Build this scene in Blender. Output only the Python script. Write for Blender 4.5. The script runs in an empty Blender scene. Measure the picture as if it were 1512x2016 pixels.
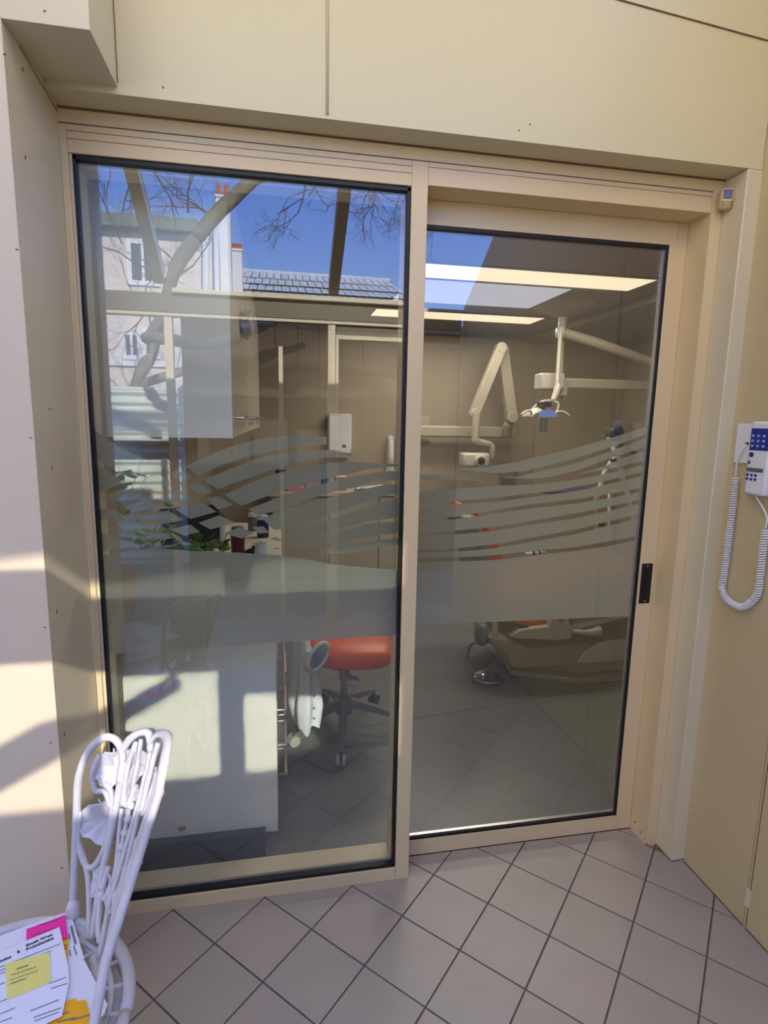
import bpy, bmesh, math, random
from mathutils import Vector, Matrix
from mathutils.geometry import tessellate_polygon
random.seed(7)
S = bpy.context.scene
COL = S.collection
R = math.radians
# ------------------------------------------------------------------ camera
CAM = Vector((0.0573, -1.6398, 1.5286)); YAW, PIT, ROL = R(10.757), R(-9.157), R(1.060); FPX = 1108.7
fw = Vector((math.sin(YAW)*math.cos(PIT), math.cos(YAW)*math.cos(PIT), math.sin(PIT)))
r0 = Vector((math.cos(YAW), -math.sin(YAW), 0)); u0 = r0.cross(fw)
rv = r0*math.cos(ROL) + u0*math.sin(ROL); uv = -r0*math.sin(ROL) + u0*math.cos(ROL)
cam = bpy.data.cameras.new('camera'); cam.sensor_fit = 'VERTICAL'; cam.sensor_height = 36; cam.lens = FPX/2016*36
cam.clip_start = .02; cam.clip_end = 300
co = bpy.data.objects.new('camera', cam); COL.objects.link(co)
co.matrix_world = Matrix(((rv.x, uv.x, -fw.x, CAM.x), (rv.y, uv.y, -fw.y, CAM.y), (rv.z, uv.z, -fw.z, CAM.z), (0, 0, 0, 1)))
S.camera = co
# ------------------------------------------------------------------ sky
W = bpy.data.worlds.new('sky'); S.world = W; W.use_nodes = True
wn = W.node_tree; wl = wn.links; wn.nodes.clear()
wo = wn.nodes.new('ShaderNodeOutputWorld'); wb = wn.nodes.new('ShaderNodeBackground')
tc = wn.nodes.new('ShaderNodeTexCoord'); sx = wn.nodes.new('ShaderNodeSeparateXYZ'); cr = wn.nodes.new('ShaderNodeValToRGB')
wl.new(tc.outputs['Generated'], sx.inputs[0]); wl.new(sx.outputs['Z'], cr.inputs[0]); wl.new(cr.outputs[0], wb.inputs[0]); wl.new(wb.outputs[0], wo.inputs[0])
e = cr.color_ramp.elements; e[0].position = 0; e[0].color = (.30, .46, .80, 1); e[1].position = .42; e[1].color = (.045, .155, .60, 1)
wb.inputs[1].default_value = 5.9
# ------------------------------------------------------------------ sun, its glint off the neighbour's window panes, added warm fill lamp
def lamp(kind, name, loc, direction, power, color, **k):
    l = bpy.data.lights.new(name, kind); l.energy = power; l.color = color
    for a, b in k.items(): setattr(l, a, b)
    o = bpy.data.objects.new(name, l); COL.objects.link(o); o.location = loc
    o.rotation_euler = Vector(direction).to_track_quat('-Z', 'Y').to_euler(); return o
lamp('SUN', 'sun', (0, 6, 9), (-.22, -1, -.54), 13.0, (1, .93, .80), angle=R(.6))
lamp('AREA', 'window_glint', (.73, -4.6, 3.290), (-.21, 1, -.555), 3.2, (1, .95, .84), shape='RECTANGLE', size=1.3, size_y=.62, spread=R(.5))
lamp('AREA', 'added_warm_fill', (.3, -1.15, 3.08), (0, .30, -1), 12.5, (1, .86, .68), shape='RECTANGLE', size=2.2, size_y=.8)  # fill lamp added overhead to warm and brighten the facade
lamp('AREA', 'ceiling_lamp', (1.58, 1.69, 2.385), (0, 0, -1), 18, (1, .90, .76), shape='RECTANGLE', size=1.4, size_y=.3)
lamp('AREA', 'ceiling_lamp', (1.53, 3.01, 2.385), (0, 0, -1), 18, (1, .90, .76), shape='RECTANGLE', size=1.4, size_y=.3)
S.view_settings.view_transform = 'Standard'; S.view_settings.look = 'None'; S.view_settings.exposure = 0; S.view_settings.gamma = 1
S.view_settings.use_curve_mapping = False
S.cycles.max_bounces = 10; S.cycles.transparent_max_bounces = 24; S.cycles.glossy_bounces = 5; S.cycles.diffuse_bounces = 5
S.cycles.sample_clamp_indirect = 6; S.cycles.caustics_reflective = False; S.cycles.caustics_refractive = False
# ------------------------------------------------------------------ projection helpers (camera ray to a real plane)
def ray(px, py): return fw + rv*((px-756)/FPX) - uv*((py-1008)/FPX)
def on(ax, v, px, py):
    d = ray(px, py); i = 'xyz'.index(ax); return CAM + d*((v-CAM[i])/d[i])
def mir(px, py, Y):                      # a thing seen mirrored in the glass: its real place is in front of the glass
    p = on('y', Y, px, py); return Vector((p.x, .04-Y, p.z))
# ------------------------------------------------------------------ materials
def s2l(c): return tuple((x/255/12.92 if x/255 <= .04045 else ((x/255+.055)/1.055)**2.4) for x in c)
def mat(name, rgb, rough=.5, metal=0, var=.06, scale=6, bump=0, bscale=60, spec=.5, coat=0, emit=0, sheen=0):
    m = bpy.data.materials.new(name); m.use_nodes = True; nt = m.node_tree; L = nt.links
    b = nt.nodes['Principled BSDF']; b.inputs['Roughness'].default_value = rough; b.inputs['Metallic'].default_value = metal
    b.inputs['Specular IOR Level'].default_value = spec; b.inputs['Coat Weight'].default_value = coat
    c = s2l(rgb)
    co_ = nt.nodes.new('ShaderNodeTexCoord')
    n = nt.nodes.new('ShaderNodeTexNoise'); n.inputs['Scale'].default_value = scale; n.inputs['Detail'].default_value = 5
    L.new(co_.outputs['Object'], n.inputs['Vector'])
    r = nt.nodes.new('ShaderNodeValToRGB'); r.color_ramp.elements[0].position = .3; r.color_ramp.elements[1].position = .7
    r.color_ramp.elements[0].color = tuple(x*(1-var) for x in c)+(1,); r.color_ramp.elements[1].color = tuple(min(1, x*(1+var)) for x in c)+(1,)
    L.new(n.outputs['Fac'], r.inputs[0]); L.new(r.outputs[0], b.inputs['Base Color'])
    if emit:
        b.inputs['Emission Color'].default_value = c+(1,); b.inputs['Emission Strength'].default_value = emit
    if bump:
        n2 = nt.nodes.new('ShaderNodeTexNoise'); n2.inputs['Scale'].default_value = bscale; n2.inputs['Detail'].default_value = 3
        L.new(co_.outputs['Object'], n2.inputs['Vector'])
        bp = nt.nodes.new('ShaderNodeBump'); bp.inputs['Strength'].default_value = bump; bp.inputs['Distance'].default_value = .002
        L.new(n2.outputs['Fac'], bp.inputs['Height']); L.new(bp.outputs[0], b.inputs['Normal'])
    return m
def glass(name, base, tint=(1, 1, 1)):   # clear pane: see-through plus mirror, stronger at grazing angles
    m = bpy.data.materials.new(name); m.use_nodes = True; nt = m.node_tree; L = nt.links; nt.nodes.clear()
    o = nt.nodes.new('ShaderNodeOutputMaterial'); mx = nt.nodes.new('ShaderNodeMixShader')
    t = nt.nodes.new('ShaderNodeBsdfTransparent'); t.inputs[0].default_value = tint+(1,)
    g = nt.nodes.new('ShaderNodeBsdfGlossy'); g.inputs['Roughness'].default_value = 0; g.inputs[0].default_value = (1, 1, 1, 1)
    lw = nt.nodes.new('ShaderNodeLayerWeight'); lw.inputs[0].default_value = .5
    p = nt.nodes.new('ShaderNodeMath'); p.operation = 'POWER'; p.inputs[1].default_value = 5
    a = nt.nodes.new('ShaderNodeMath'); a.operation = 'MULTIPLY_ADD'; a.inputs[1].default_value = 1-base; a.inputs[2].default_value = base
    L.new(lw.outputs['Facing'], p.inputs[0]); L.new(p.outputs[0], a.inputs[0]); L.new(a.outputs[0], mx.inputs[0])
    L.new(t.outputs[0], mx.inputs[1]); L.new(g.outputs[0], mx.inputs[2]); L.new(mx.outputs[0], o.inputs[0]); return m
def film_mat():
    m = bpy.data.materials.new('frosted_film'); m.use_nodes = True; nt = m.node_tree; L = nt.links; nt.nodes.clear()
    o = nt.nodes.new('ShaderNodeOutputMaterial')
    d = nt.nodes.new('ShaderNodeBsdfDiffuse'); d.inputs[0].default_value = (.285, .295, .25, 1)
    t = nt.nodes.new('ShaderNodeBsdfTranslucent'); t.inputs[0].default_value = (.60, .61, .52, 1)
    rf = nt.nodes.new('ShaderNodeBsdfRefraction'); rf.inputs['Roughness'].default_value = .42; rf.inputs['IOR'].default_value = 1.12; rf.inputs[0].default_value = (.85, .9, .88, 1)
    g = nt.nodes.new('ShaderNodeBsdfGlossy'); g.inputs['Roughness'].default_value = .25; g.inputs[0].default_value = (.8, .82, .85, 1)
    a = nt.nodes.new('ShaderNodeMixShader'); a.inputs[0].default_value = .5
    b = nt.nodes.new('ShaderNodeMixShader'); b.inputs[0].default_value = .10
    c = nt.nodes.new('ShaderNodeMixShader'); c.inputs[0].default_value = .05
    L.new(d.outputs[0], a.inputs[1]); L.new(t.outputs[0], a.inputs[2]); L.new(a.outputs[0], b.inputs[1]); L.new(rf.outputs[0], b.inputs[2])
    L.new(b.outputs[0], c.inputs[1]); L.new(g.outputs[0], c.inputs[2]); L.new(c.outputs[0], o.inputs[0]); return m
M = dict(
 dome=mat('taupe_dome', (150, 141, 124), .5),
 paving=mat('brown_paving', (134, 112, 92), .85, var=.15, scale=3),
 sidewall=mat('bounce_tinted_cream_paint', (204, 186, 146), .42, var=.025, scale=1.5, bump=.12, bscale=140),  # sidewall: yellow bounce light is put into the wall colour
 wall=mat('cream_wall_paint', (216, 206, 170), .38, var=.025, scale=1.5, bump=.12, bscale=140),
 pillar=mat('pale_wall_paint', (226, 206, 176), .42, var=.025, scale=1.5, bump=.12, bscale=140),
 trim=mat('pale_trim_paint', (220, 208, 176), .35, var=.025, scale=2),
 frame=mat('cream_powder_coat', (228, 205, 160), .32, var=.03, scale=3),
 tile=mat('beige_floor_tile', (170, 160, 146), .38, var=.05, scale=5, bump=.05, bscale=220),
 tile2=mat('beige_floor_tile_warm', (173, 160, 146), .36, var=.05, scale=4, bump=.05, bscale=220),
 grout=mat('brown_grout', (112, 96, 86), .85, var=.2, scale=20),
 dirt=mat('brown_dirt', (120, 88, 62), .9, var=.4, scale=30),
 seam=mat('dark_seam', (120, 90, 58), .8, var=.1),
 black=mat('black_rubber', (14, 13, 14), .45, var=.2, scale=20),
 blackplastic=mat('black_plastic', (18, 18, 20), .35, var=.1),
 white=mat('white_plastic', (232, 230, 234), .32, var=.02),
 gwhite=mat('gloss_white_enamel', (204, 198, 186), .28, var=.02),
 equip=mat('cream_equipment_shell', (182, 172, 154), .35, var=.03),
 taupe=mat('taupe_equipment_shell', (140, 130, 106), .4, var=.04),
 chair=mat('white_cast_aluminium', (206, 201, 202), .35, var=.08, scale=30, bump=.5, bscale=70),
 paper=mat('white_paper', (232, 234, 248), .7, var=.01), papergrey=mat('paper_print', (120, 122, 138), .8, var=.05),
 ink=mat('dark_ink', (40, 42, 56), .7), pink=mat('hot_pink_paper', (250, 45, 165), .6, var=.02),
 orange=mat('orange_paper', (248, 178, 20), .6, var=.04), yellow=mat('yellow_note_paper', (236, 228, 130), .6, var=.02),
 blue=mat('navy_keypad', (32, 44, 140), .4), lcd=mat('grey_lcd', (92, 98, 100), .3), button=mat('pale_blue_button', (150, 170, 225), .4),
 chrome=mat('brushed_steel', (190, 184, 184), .28, metal=1, var=.05), polish=mat('polished_chrome', (210, 210, 212), .08, metal=1, var=.02),
 cab=mat('white_laminate', (236, 231, 212), .28, var=.015), cabfront=mat('cream_laminate', (206, 196, 176), .35, var=.02),
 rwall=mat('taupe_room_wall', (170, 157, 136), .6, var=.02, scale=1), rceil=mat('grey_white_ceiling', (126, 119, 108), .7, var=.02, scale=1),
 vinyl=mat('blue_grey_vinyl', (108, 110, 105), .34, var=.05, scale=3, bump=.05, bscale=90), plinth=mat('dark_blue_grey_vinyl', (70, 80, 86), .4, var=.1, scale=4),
 vinylseat=mat('orange_vinyl', (232, 98, 4), .34, var=.05, scale=4, bump=.08, bscale=160),
 coat=mat('white_cotton', (226, 232, 236), .8, var=.03, bump=.1, bscale=200), castw=mat('translucent_caster', (176, 176, 160), .35, var=.08),
 grey=mat('mid_grey_plastic', (112, 112, 108), .4), dgrey=mat('dark_grey_plastic', (64, 64, 62), .4), navy=mat('navy_vinyl', (34, 44, 84), .4),
 pinkbox=mat('pink_carton', (206, 130, 150), .5, var=.1), bluebox=mat('blue_carton', (24, 110, 190), .5), navybox=mat('navy_carton', (22, 26, 74), .5),
 lilac=mat('lilac_carton', (176, 160, 184), .5), red=mat('dark_red_plastic', (90, 24, 20), .4), leaf=mat('green_leaf', (104, 140, 52), .5, var=.35, scale=12),
 palel=mat('pale_green_leaf', (170, 190, 120), .5, var=.3, scale=12), terracotta=mat('terracotta', (196, 92, 58), .7, var=.15, scale=8),
 render=mat('pale_render', (214, 200, 188), .8, var=.07, scale=3, bump=.6, bscale=20), wrender=mat('white_render', (222, 222, 224), .75, var=.05, scale=2),
 conc=mat('concrete', (150, 146, 138), .85, var=.1, scale=3), tin=mat('pale_corrugated_steel', (200, 208, 198), .6, metal=0, var=.12, scale=3),
 bark=mat('grey_bark', (120, 112, 96), .85, var=.35, scale=14, bump=.8, bscale=30), twig=mat('brown_twig', (88, 74, 70), .85, var=.2),
 slate=mat('grey_slate', (196, 202, 206), .5, var=.12, scale=9), darkwood=mat('dark_brown_boards', (56, 46, 38), .8, var=.2, scale=5),
 post=mat('cream_post_paint', (214, 204, 176), .4, var=.02), beam=mat('shaded_beam_and_dark_deck', (104, 96, 82), .5, var=.04),  # beam: eave shade is put into the colour; roof deck shares it
 guttergreen=mat('green_gutter', (110, 120, 108), .6, var=.1), roofglass=glass('roof_glass', .03), pane=glass('window_glass', .084, (.96, .98, .965)),
 darkglass=mat('dark_window_glass', (70, 80, 84), .05, var=.1), film=film_mat(),
 troff=mat('warm_light_diffuser', (255, 236, 200), .6, var=0, emit=1.0), coolpanel=mat('cool_light_diffuser', (206, 208, 226), .6, var=0, emit=.62),
 lens=mat('sensor_window', (96, 98, 106), .2), sensor=mat('yellowed_plastic', (214, 190, 142), .4, var=.05), reflector=mat('blue_reflector', (120, 150, 230), .1, metal=.7, emit=.35),
 stain=mat('olive_stain', (168, 152, 92), .6), pinkishroof=mat('rust_pipe', (150, 90, 76), .7, var=.2))
# ------------------------------------------------------------------ mesh helpers
def world(o):
    m = Matrix.Translation(o.location)
    return world(o.parent) @ o.matrix_parent_inverse @ m if o.parent else m
class MB:
    def __init__(s): s.v = []; s.f = []
    def quad(s, *p):
        n = len(s.v); s.v += [Vector(q) for q in p]; s.f.append(tuple(range(n, n+len(p)))); return s
    def box(s, x0, x1, y0, y1, z0, z1, T=None):
        n = len(s.v)
        c = [Vector((x, y, z)) for z in (z0, z1) for y in (y0, y1) for x in (x0, x1)]
        if T: c = [T @ q for q in c]
        s.v += c
        for f in ((0, 2, 3, 1), (4, 5, 7, 6), (0, 1, 5, 4), (2, 6, 7, 3), (0, 4, 6, 2), (1, 3, 7, 5)): s.f.append(tuple(n+i for i in f))
        return s
    def tube(s, pts, r, seg=8, cap=True, flat=1.0):
        pts = [Vector(p) for p in pts]; n0 = len(s.v); N = len(pts)
        rr = r if isinstance(r, (list, tuple)) else [r]*N
        t = (pts[1]-pts[0]).normalized(); a = Vector((0, 0, 1)) if abs(t.z) < .9 else Vector((1, 0, 0))
        u = t.cross(a).normalized()
        for i, p in enumerate(pts):
            t = (pts[min(i+1, N-1)]-pts[max(i-1, 0)]).normalized()
            u = (u - t*u.dot(t)).normalized(); w = t.cross(u)
            for k in range(seg):
                q = 2*math.pi*k/seg; s.v.append(p + u*math.cos(q)*rr[i] + w*math.sin(q)*rr[i]*flat)
        for i in range(N-1):
            for k in range(seg):
                a0 = n0+i*seg+k; b0 = n0+i*seg+(k+1) % seg; s.f.append((a0, b0, b0+seg, a0+seg))
        if cap:
            s.f.append(tuple(n0+k for k in range(seg))[::-1]); s.f.append(tuple(n0+(N-1)*seg+k for k in range(seg)))
        return s
    def lathe(s, prof, c, seg=20, T=None):
        n0 = len(s.v); c = Vector(c)
        for (r, z) in prof:
            for k in range(seg):
                a = 2*math.pi*k/seg; q = Vector((r*math.cos(a), r*math.sin(a), z)); s.v.append(c + (T @ q if T else q))
        for i in range(len(prof)-1):
            for k in range(seg):
                a0 = n0+i*seg+k; b0 = n0+i*seg+(k+1) % seg; s.f.append((a0, b0, b0+seg, a0+seg))
        s.f.append(tuple(n0+k for k in range(seg))[::-1]); s.f.append(tuple(n0+(len(prof)-1)*seg+k for k in range(seg)))
        return s
    def poly(s, pts, thick=None):        # planar polygon, optionally thickened along vector
        pts = [Vector(p) for p in pts]; n = len(s.v); k = len(pts); s.v += pts
        tris = tessellate_polygon([pts])
        for t in tris: s.f.append(tuple(n+i for i in t))
        if thick is not None:
            th = Vector(thick); s.v += [p+th for p in pts]
            for t in tris: s.f.append(tuple(n+k+i for i in t)[::-1])
            for i in range(k): j = (i+1) % k; s.f.append((n+i, n+j, n+k+j, n+k+i))
        return s
    def grid(s, fn, nu, nv):
        n = len(s.v)
        for i in range(nu+1):
            for j in range(nv+1): s.v.append(Vector(fn(i/nu, j/nv)))
        for i in range(nu):
            for j in range(nv): a = n+i*(nv+1)+j; s.f.append((a, a+1, a+nv+2, a+nv+1))
        return s
    def blob(s, c, rx, ry, rz, e=.5, nu=20, nv=12, T=None):   # super-ellipsoid
        c = Vector(c); sg = lambda x, p: math.copysign(abs(x)**p, x)
        def fn(u, v):
            a = 2*math.pi*u; b = math.pi*(v-.5)
            q = Vector((rx*sg(math.cos(b), e)*sg(math.cos(a), e), ry*sg(math.cos(b), e)*sg(math.sin(a), e), rz*sg(math.sin(b), e)))
            return c + (T @ q if T else q)
        return s.grid(fn, nu, nv)
    def build(s, name, m, parent=None, smooth=False, bevel=0, solid=0, sub=0, **tags):
        me = bpy.data.meshes.new(name); me.from_pydata([tuple(v) for v in s.v], [], s.f); me.validate()
        bm = bmesh.new(); bm.from_mesh(me); bmesh.ops.remove_doubles(bm, verts=bm.verts, dist=1e-6); bmesh.ops.recalc_face_normals(bm, faces=bm.faces)
        bm.to_mesh(me); bm.free()
        me.materials.append(M[m] if isinstance(m, str) else m)
        o = bpy.data.objects.new(name, me); COL.objects.link(o)
        if parent:
            o.parent = parent; o.matrix_parent_inverse = world(parent).inverted()
        if bevel:
            b = o.modifiers.new('bevel', 'BEVEL'); b.width = bevel; b.segments = 2; b.limit_method = 'ANGLE'; smooth = True
        if solid: q = o.modifiers.new('solid', 'SOLIDIFY'); q.thickness = solid; q.offset = 0
        if sub: q = o.modifiers.new('sub', 'SUBSURF'); q.levels = sub; q.render_levels = sub
        if smooth:
            me.shade_smooth()
            if bevel or smooth == 'auto':
                bm = bmesh.new(); bm.from_mesh(me)
                for ed in bm.edges:
                    if len(ed.link_faces) == 2 and ed.calc_face_angle(0) > R(40): ed.smooth = False
                bm.to_mesh(me); bm.free()
        for k, v in tags.items(): o[k] = v
        return o
def box(name, m, x0, x1, y0, y1, z0, z1, parent=None, bevel=0, **t): return MB().box(x0, x1, y0, y1, z0, z1).build(name, m, parent, bevel=bevel, **t)
def thing(name, label, cat, loc, group=None, kind=None):
    o = bpy.data.objects.new(name, None); o.empty_display_size = .05; COL.objects.link(o); o.location = loc
    if label: o['label'] = label
    if cat: o['category'] = cat
    if group: o['group'] = group
    if kind: o['kind'] = kind
    return o
def copy_tree(o, dx, label=None, group=None, parent=None):
    c = o.copy(); COL.objects.link(c)
    if parent: c.parent = parent
    else: c.location = o.location + Vector(dx)
    if label: c['label'] = label
    if group: c['group'] = group
    for ch in list(o.children): copy_tree(ch, dx, parent=c)
    return c
def arc(c, r, a0, a1, n, ax='xz'):
    o = []
    for i in range(n+1):
        a = R(a0+(a1-a0)*i/n); p = Vector(c); setattr(p, ax[0], getattr(p, ax[0])+r*math.cos(a)); setattr(p, ax[1], getattr(p, ax[1])+r*math.sin(a)); o.append(p)
    return o
def smooth_path(pts, n=6):               # Catmull-Rom
    pts = [Vector(p) for p in pts]; o = []
    P = [pts[0]*2-pts[1]] + pts + [pts[-1]*2-pts[-2]]
    for i in range(1, len(P)-2):
        for k in range(n):
            t = k/n; a, b, c, d = P[i-1:i+3]
            o.append(.5*((2*b)+(c-a)*t+(2*a-5*b+4*c-d)*t*t+(3*b-a-3*c+d)*t**3))
    return o+[pts[-1]]
ST = dict(kind='structure')
# ================================================================== outdoor floor: diagonal tiles
fl = box('floor', 'grout', -2.4, 1.50, -2.6, .12, -.06, -.004, **ST)
s = .2/math.sqrt(2)
def clip(poly, ax, v, keep):
    o = []
    for i, p in enumerate(poly):
        q = poly[(i+1) % len(poly)]; a = (p[ax]-v)*keep; b = (q[ax]-v)*keep
        if a <= 0: o.append(p)
        if (a < 0 < b) or (b < 0 < a): t = a/(a-b); o.append(tuple(p[k]+(q[k]-p[k])*t for k in range(2)))
    return o
g = .0026; full = {}
for i in range(-22, 24):
    for j in range(-22, 14):
        # tile cell with corners (i,j),(i+1,j),(i+1,j+1),(i,j+1) in the grid measured off the sill line
        cx = (i+j+1)*s; cy = (j-i)*s
        if cx < -2.4 or cx > 1.62 or cy < -2.55 or cy > .22: continue
        h = s-g*1.414
        P = [(cx-h, cy), (cx, cy-h), (cx+h, cy), (cx, cy+h)]
        Q = clip(clip(clip(P, 0, 1.464, 1), 1, .092, 1), 0, -2.4, -1)
        if len(Q) < 3: continue
        mname = random.choice(('tile', 'tile2'))
        if Q == P:
            if mname not in full:
                full[mname] = MB().poly([(x-cx, y-cy, -.010) for x, y in P], (0, 0, .010)).build('tile', mname, fl).data
                bpy.data.objects.remove([o for o in fl.children][-1])
            o = bpy.data.objects.new('tile', full[mname]); COL.objects.link(o); o.parent = fl; o.location = (cx, cy, random.uniform(-.0006, .0006))
        else:
            MB().poly([(x, y, -.010) for x, y in Q], (0, 0, .010)).build('tile', mname, fl)
# ================================================================== facade around the opening
FZ = 3.06
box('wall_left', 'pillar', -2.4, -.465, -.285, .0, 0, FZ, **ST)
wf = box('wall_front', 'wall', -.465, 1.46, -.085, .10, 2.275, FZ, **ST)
MB().tube([(.189, -.085, 2.285), (.189, -.085, FZ)], .0062, 8, flat=.6).build('cover_strip', 'wall', wf, smooth=True)
MB().poly([(.95, -.088, 2.647), (1.46, -.088, 2.606), (1.46, -.088, FZ), (.95, -.088, FZ)], (0, .003, 0)).build('upper_panel', 'wall', wf)
MB().poly([(.95, -.0886, 2.6470), (1.46, -.0886, 2.6060), (1.46, -.0886, 2.6035), (.95, -.0886, 2.6445)], (0, .002, 0)).build('panel_joint', 'seam', wf)
for x, z in ((.73, 2.318), (.70, 2.30), (-.2, 2.30)): box('screw', 'seam', x-.0016, x+.0016, -.087, -.084, z, z+.003, wf)
bh = box('trim_1', 'trim', -.4648, -.302, -.285, -.0852, 2.29, FZ, bevel=.001, **ST)
box('seam_line', 'seam', -.4662, -.4648, -.2856, -.28, 2.29, FZ, bh); box('corner_bead', 'seam', -.3024, -.3005, -.0885, -.085, 2.30, FZ, bh)
rv1 = box('trim_2', 'trim', -.4652, -.4630, -.2848, 0.0, 0, 2.2895, **ST)
box('seam_line', 'seam', -.4632, -.4622, -.19, -.188, .0, .001, rv1)
MB().tube([(-.4628, -.205, 2.288), (-.4628, -.003, 2.262)], .0011, 6).build('panel_joint', 'seam', rv1)
lint = box('trim_3', 'frame', -.463, 1.41, .0005, .09, 2.240, 2.2748, **ST)
MB().tube([(-.463, -.001, 2.2735), (1.41, -.001, 2.2735)], .003, 6).build('sealant_bead', 'seam', lint)
# small screw dimples on the pillar
wl_ = bpy.data.objects['wall_left']
for px, py in ((9, 107), (33, 491), (60, 862), (88, 1235), (98, 805), (100, 1462), (122, 1708), (88, 22)):
    p = on('y', -.285, px, py); MB().box(p.x-.0022, p.x+.0022, -.2862, -.284, p.z-.0011, p.z+.0011, ).build('screw', 'seam', wl_)
for px, py in ((127, 1446), (103, 922), (112, 1204), (50, 310), (45, 137)):
    p = on('x', -.4625, px, py); MB().box(-.4632, -.4622, p.y-.002, p.y+.002, p.z-.004, p.z+.004).build('screw', 'seam', rv1)
# right jamb steps and side wall
jb = box('trim_4', 'frame', 1.374, 1.46, .0, .105, 0, 2.2748, **ST)
box('reveal_cover', 'trim', 1.413, 1.464, -.0855, -.0002, 0.006, 2.2748, jb, bevel=.003)
for y, z in ((.07, .045), (.035, .03)): MB().tube([(1.3738, y, z), (1.3732, y, z)], .0032, 8).build('screw_hole', 'blackplastic', jb)
MB().grid(lambda u, v: (1.374-.004*math.sin(6.28*v)**2+.09*u, .0-.09*u+.001, .003+.010*abs(math.sin(9*u+2))*v), 12, 3).build('dirt_line', 'dirt', jb)
wr = thing('wall_right', None, None, (1.5, -1, 0), kind='structure')
prof = [(-.085, 0), (-2.44, 0), (-2.44, 2.38), (-1.35, 3.06), (.1, 3.06), (.1, 2.2749), (-.085, 2.2749)]
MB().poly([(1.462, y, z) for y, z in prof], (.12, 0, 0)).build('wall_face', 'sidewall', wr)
for y in (-.353, -.362): MB().tube([(1.4615, y, .0), (1.4615, y, 2.2)], .0013, 6).build('door_joint', 'seam', wr)
box('joint_cover', 'sidewall', 1.4600, 1.462, -.361, -.354, 0, 2.2, wr)
box('latch_plate', 'trim', 1.4575, 1.462, -.366, -.350, .075, .135, wr, bevel=.001)
box('skirting', 'dirt', 1.4606, 1.462, -2.4, -.09, 0, .004, wr)
# ================================================================== fixed window
w1 = thing('window_1', None, None, (0, .05, 0), kind='structure')
def frame_piece(name, x0, x1, y0, y1, z0, z1, m='frame', p=w1, b=.0015): return box(name, m, x0, x1, y0, y1, z0, z1, p, bevel=b)
frame_piece('jamb', -.462, -.446, .0, .10, 0, 2.238)
frame_piece('jamb_bead', -.446, -.437, .006, .10, .045, 2.174, 'trim')
frame_piece('head', -.446, .430, .0, .10, 2.172, 2.238)
frame_piece('head_groove', -.446, .430, -.0006, .004, 2.2035, 2.2048, 'seam', b=0); frame_piece('head_groove', -.446, .430, -.0006, .004, 2.2215, 2.2228, 'seam', b=0)
frame_piece('sill', -.446, .430, .0, .10, 0, .046)
frame_piece('mullion', .430, .4765, .0, .112, 0, 2.238)
frame_piece('head', .4765, 1.374, .0, .10, 2.178, 2.238); frame_piece('head_groove', .4765, 1.374, -.0006, .004, 2.2238, 2.2250, 'seam', b=0)
frame_piece('seam_line', -.463, 1.374, -.0004, .002, 2.2375, 2.2400, 'seam', b=0)
# inner frame tube behind the glass
frame_piece('inner_jamb', -.446, -.433, .03, .10, .05, 2.172, 'trim'); frame_piece('inner_jamb', .420, .430, .03, .10, .05, 2.172, 'frame')
frame_piece('inner_head', -.433, .420, .03, .10, 2.150, 2.172, 'trim'); frame_piece('inner_sill', -.433, .420, .03, .10, .046, .064, 'frame')
for a in ((-.437, -.4295, 2.174, .048), (.4195, .427, 2.174, .048)): box('gasket', 'black', a[0], a[1], .004, .024, a[3], a[2], w1)
box('gasket', 'black', -.437, .427, .004, .024, 2.1600, 2.1685, w1); box('gasket', 'black', -.437, .427, .004, .024, .0475, .0585, w1)
gx = MB().box(-.432, .424, .016, .022, .052, 2.166).build('glass_pane', 'pane', w1)
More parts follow.
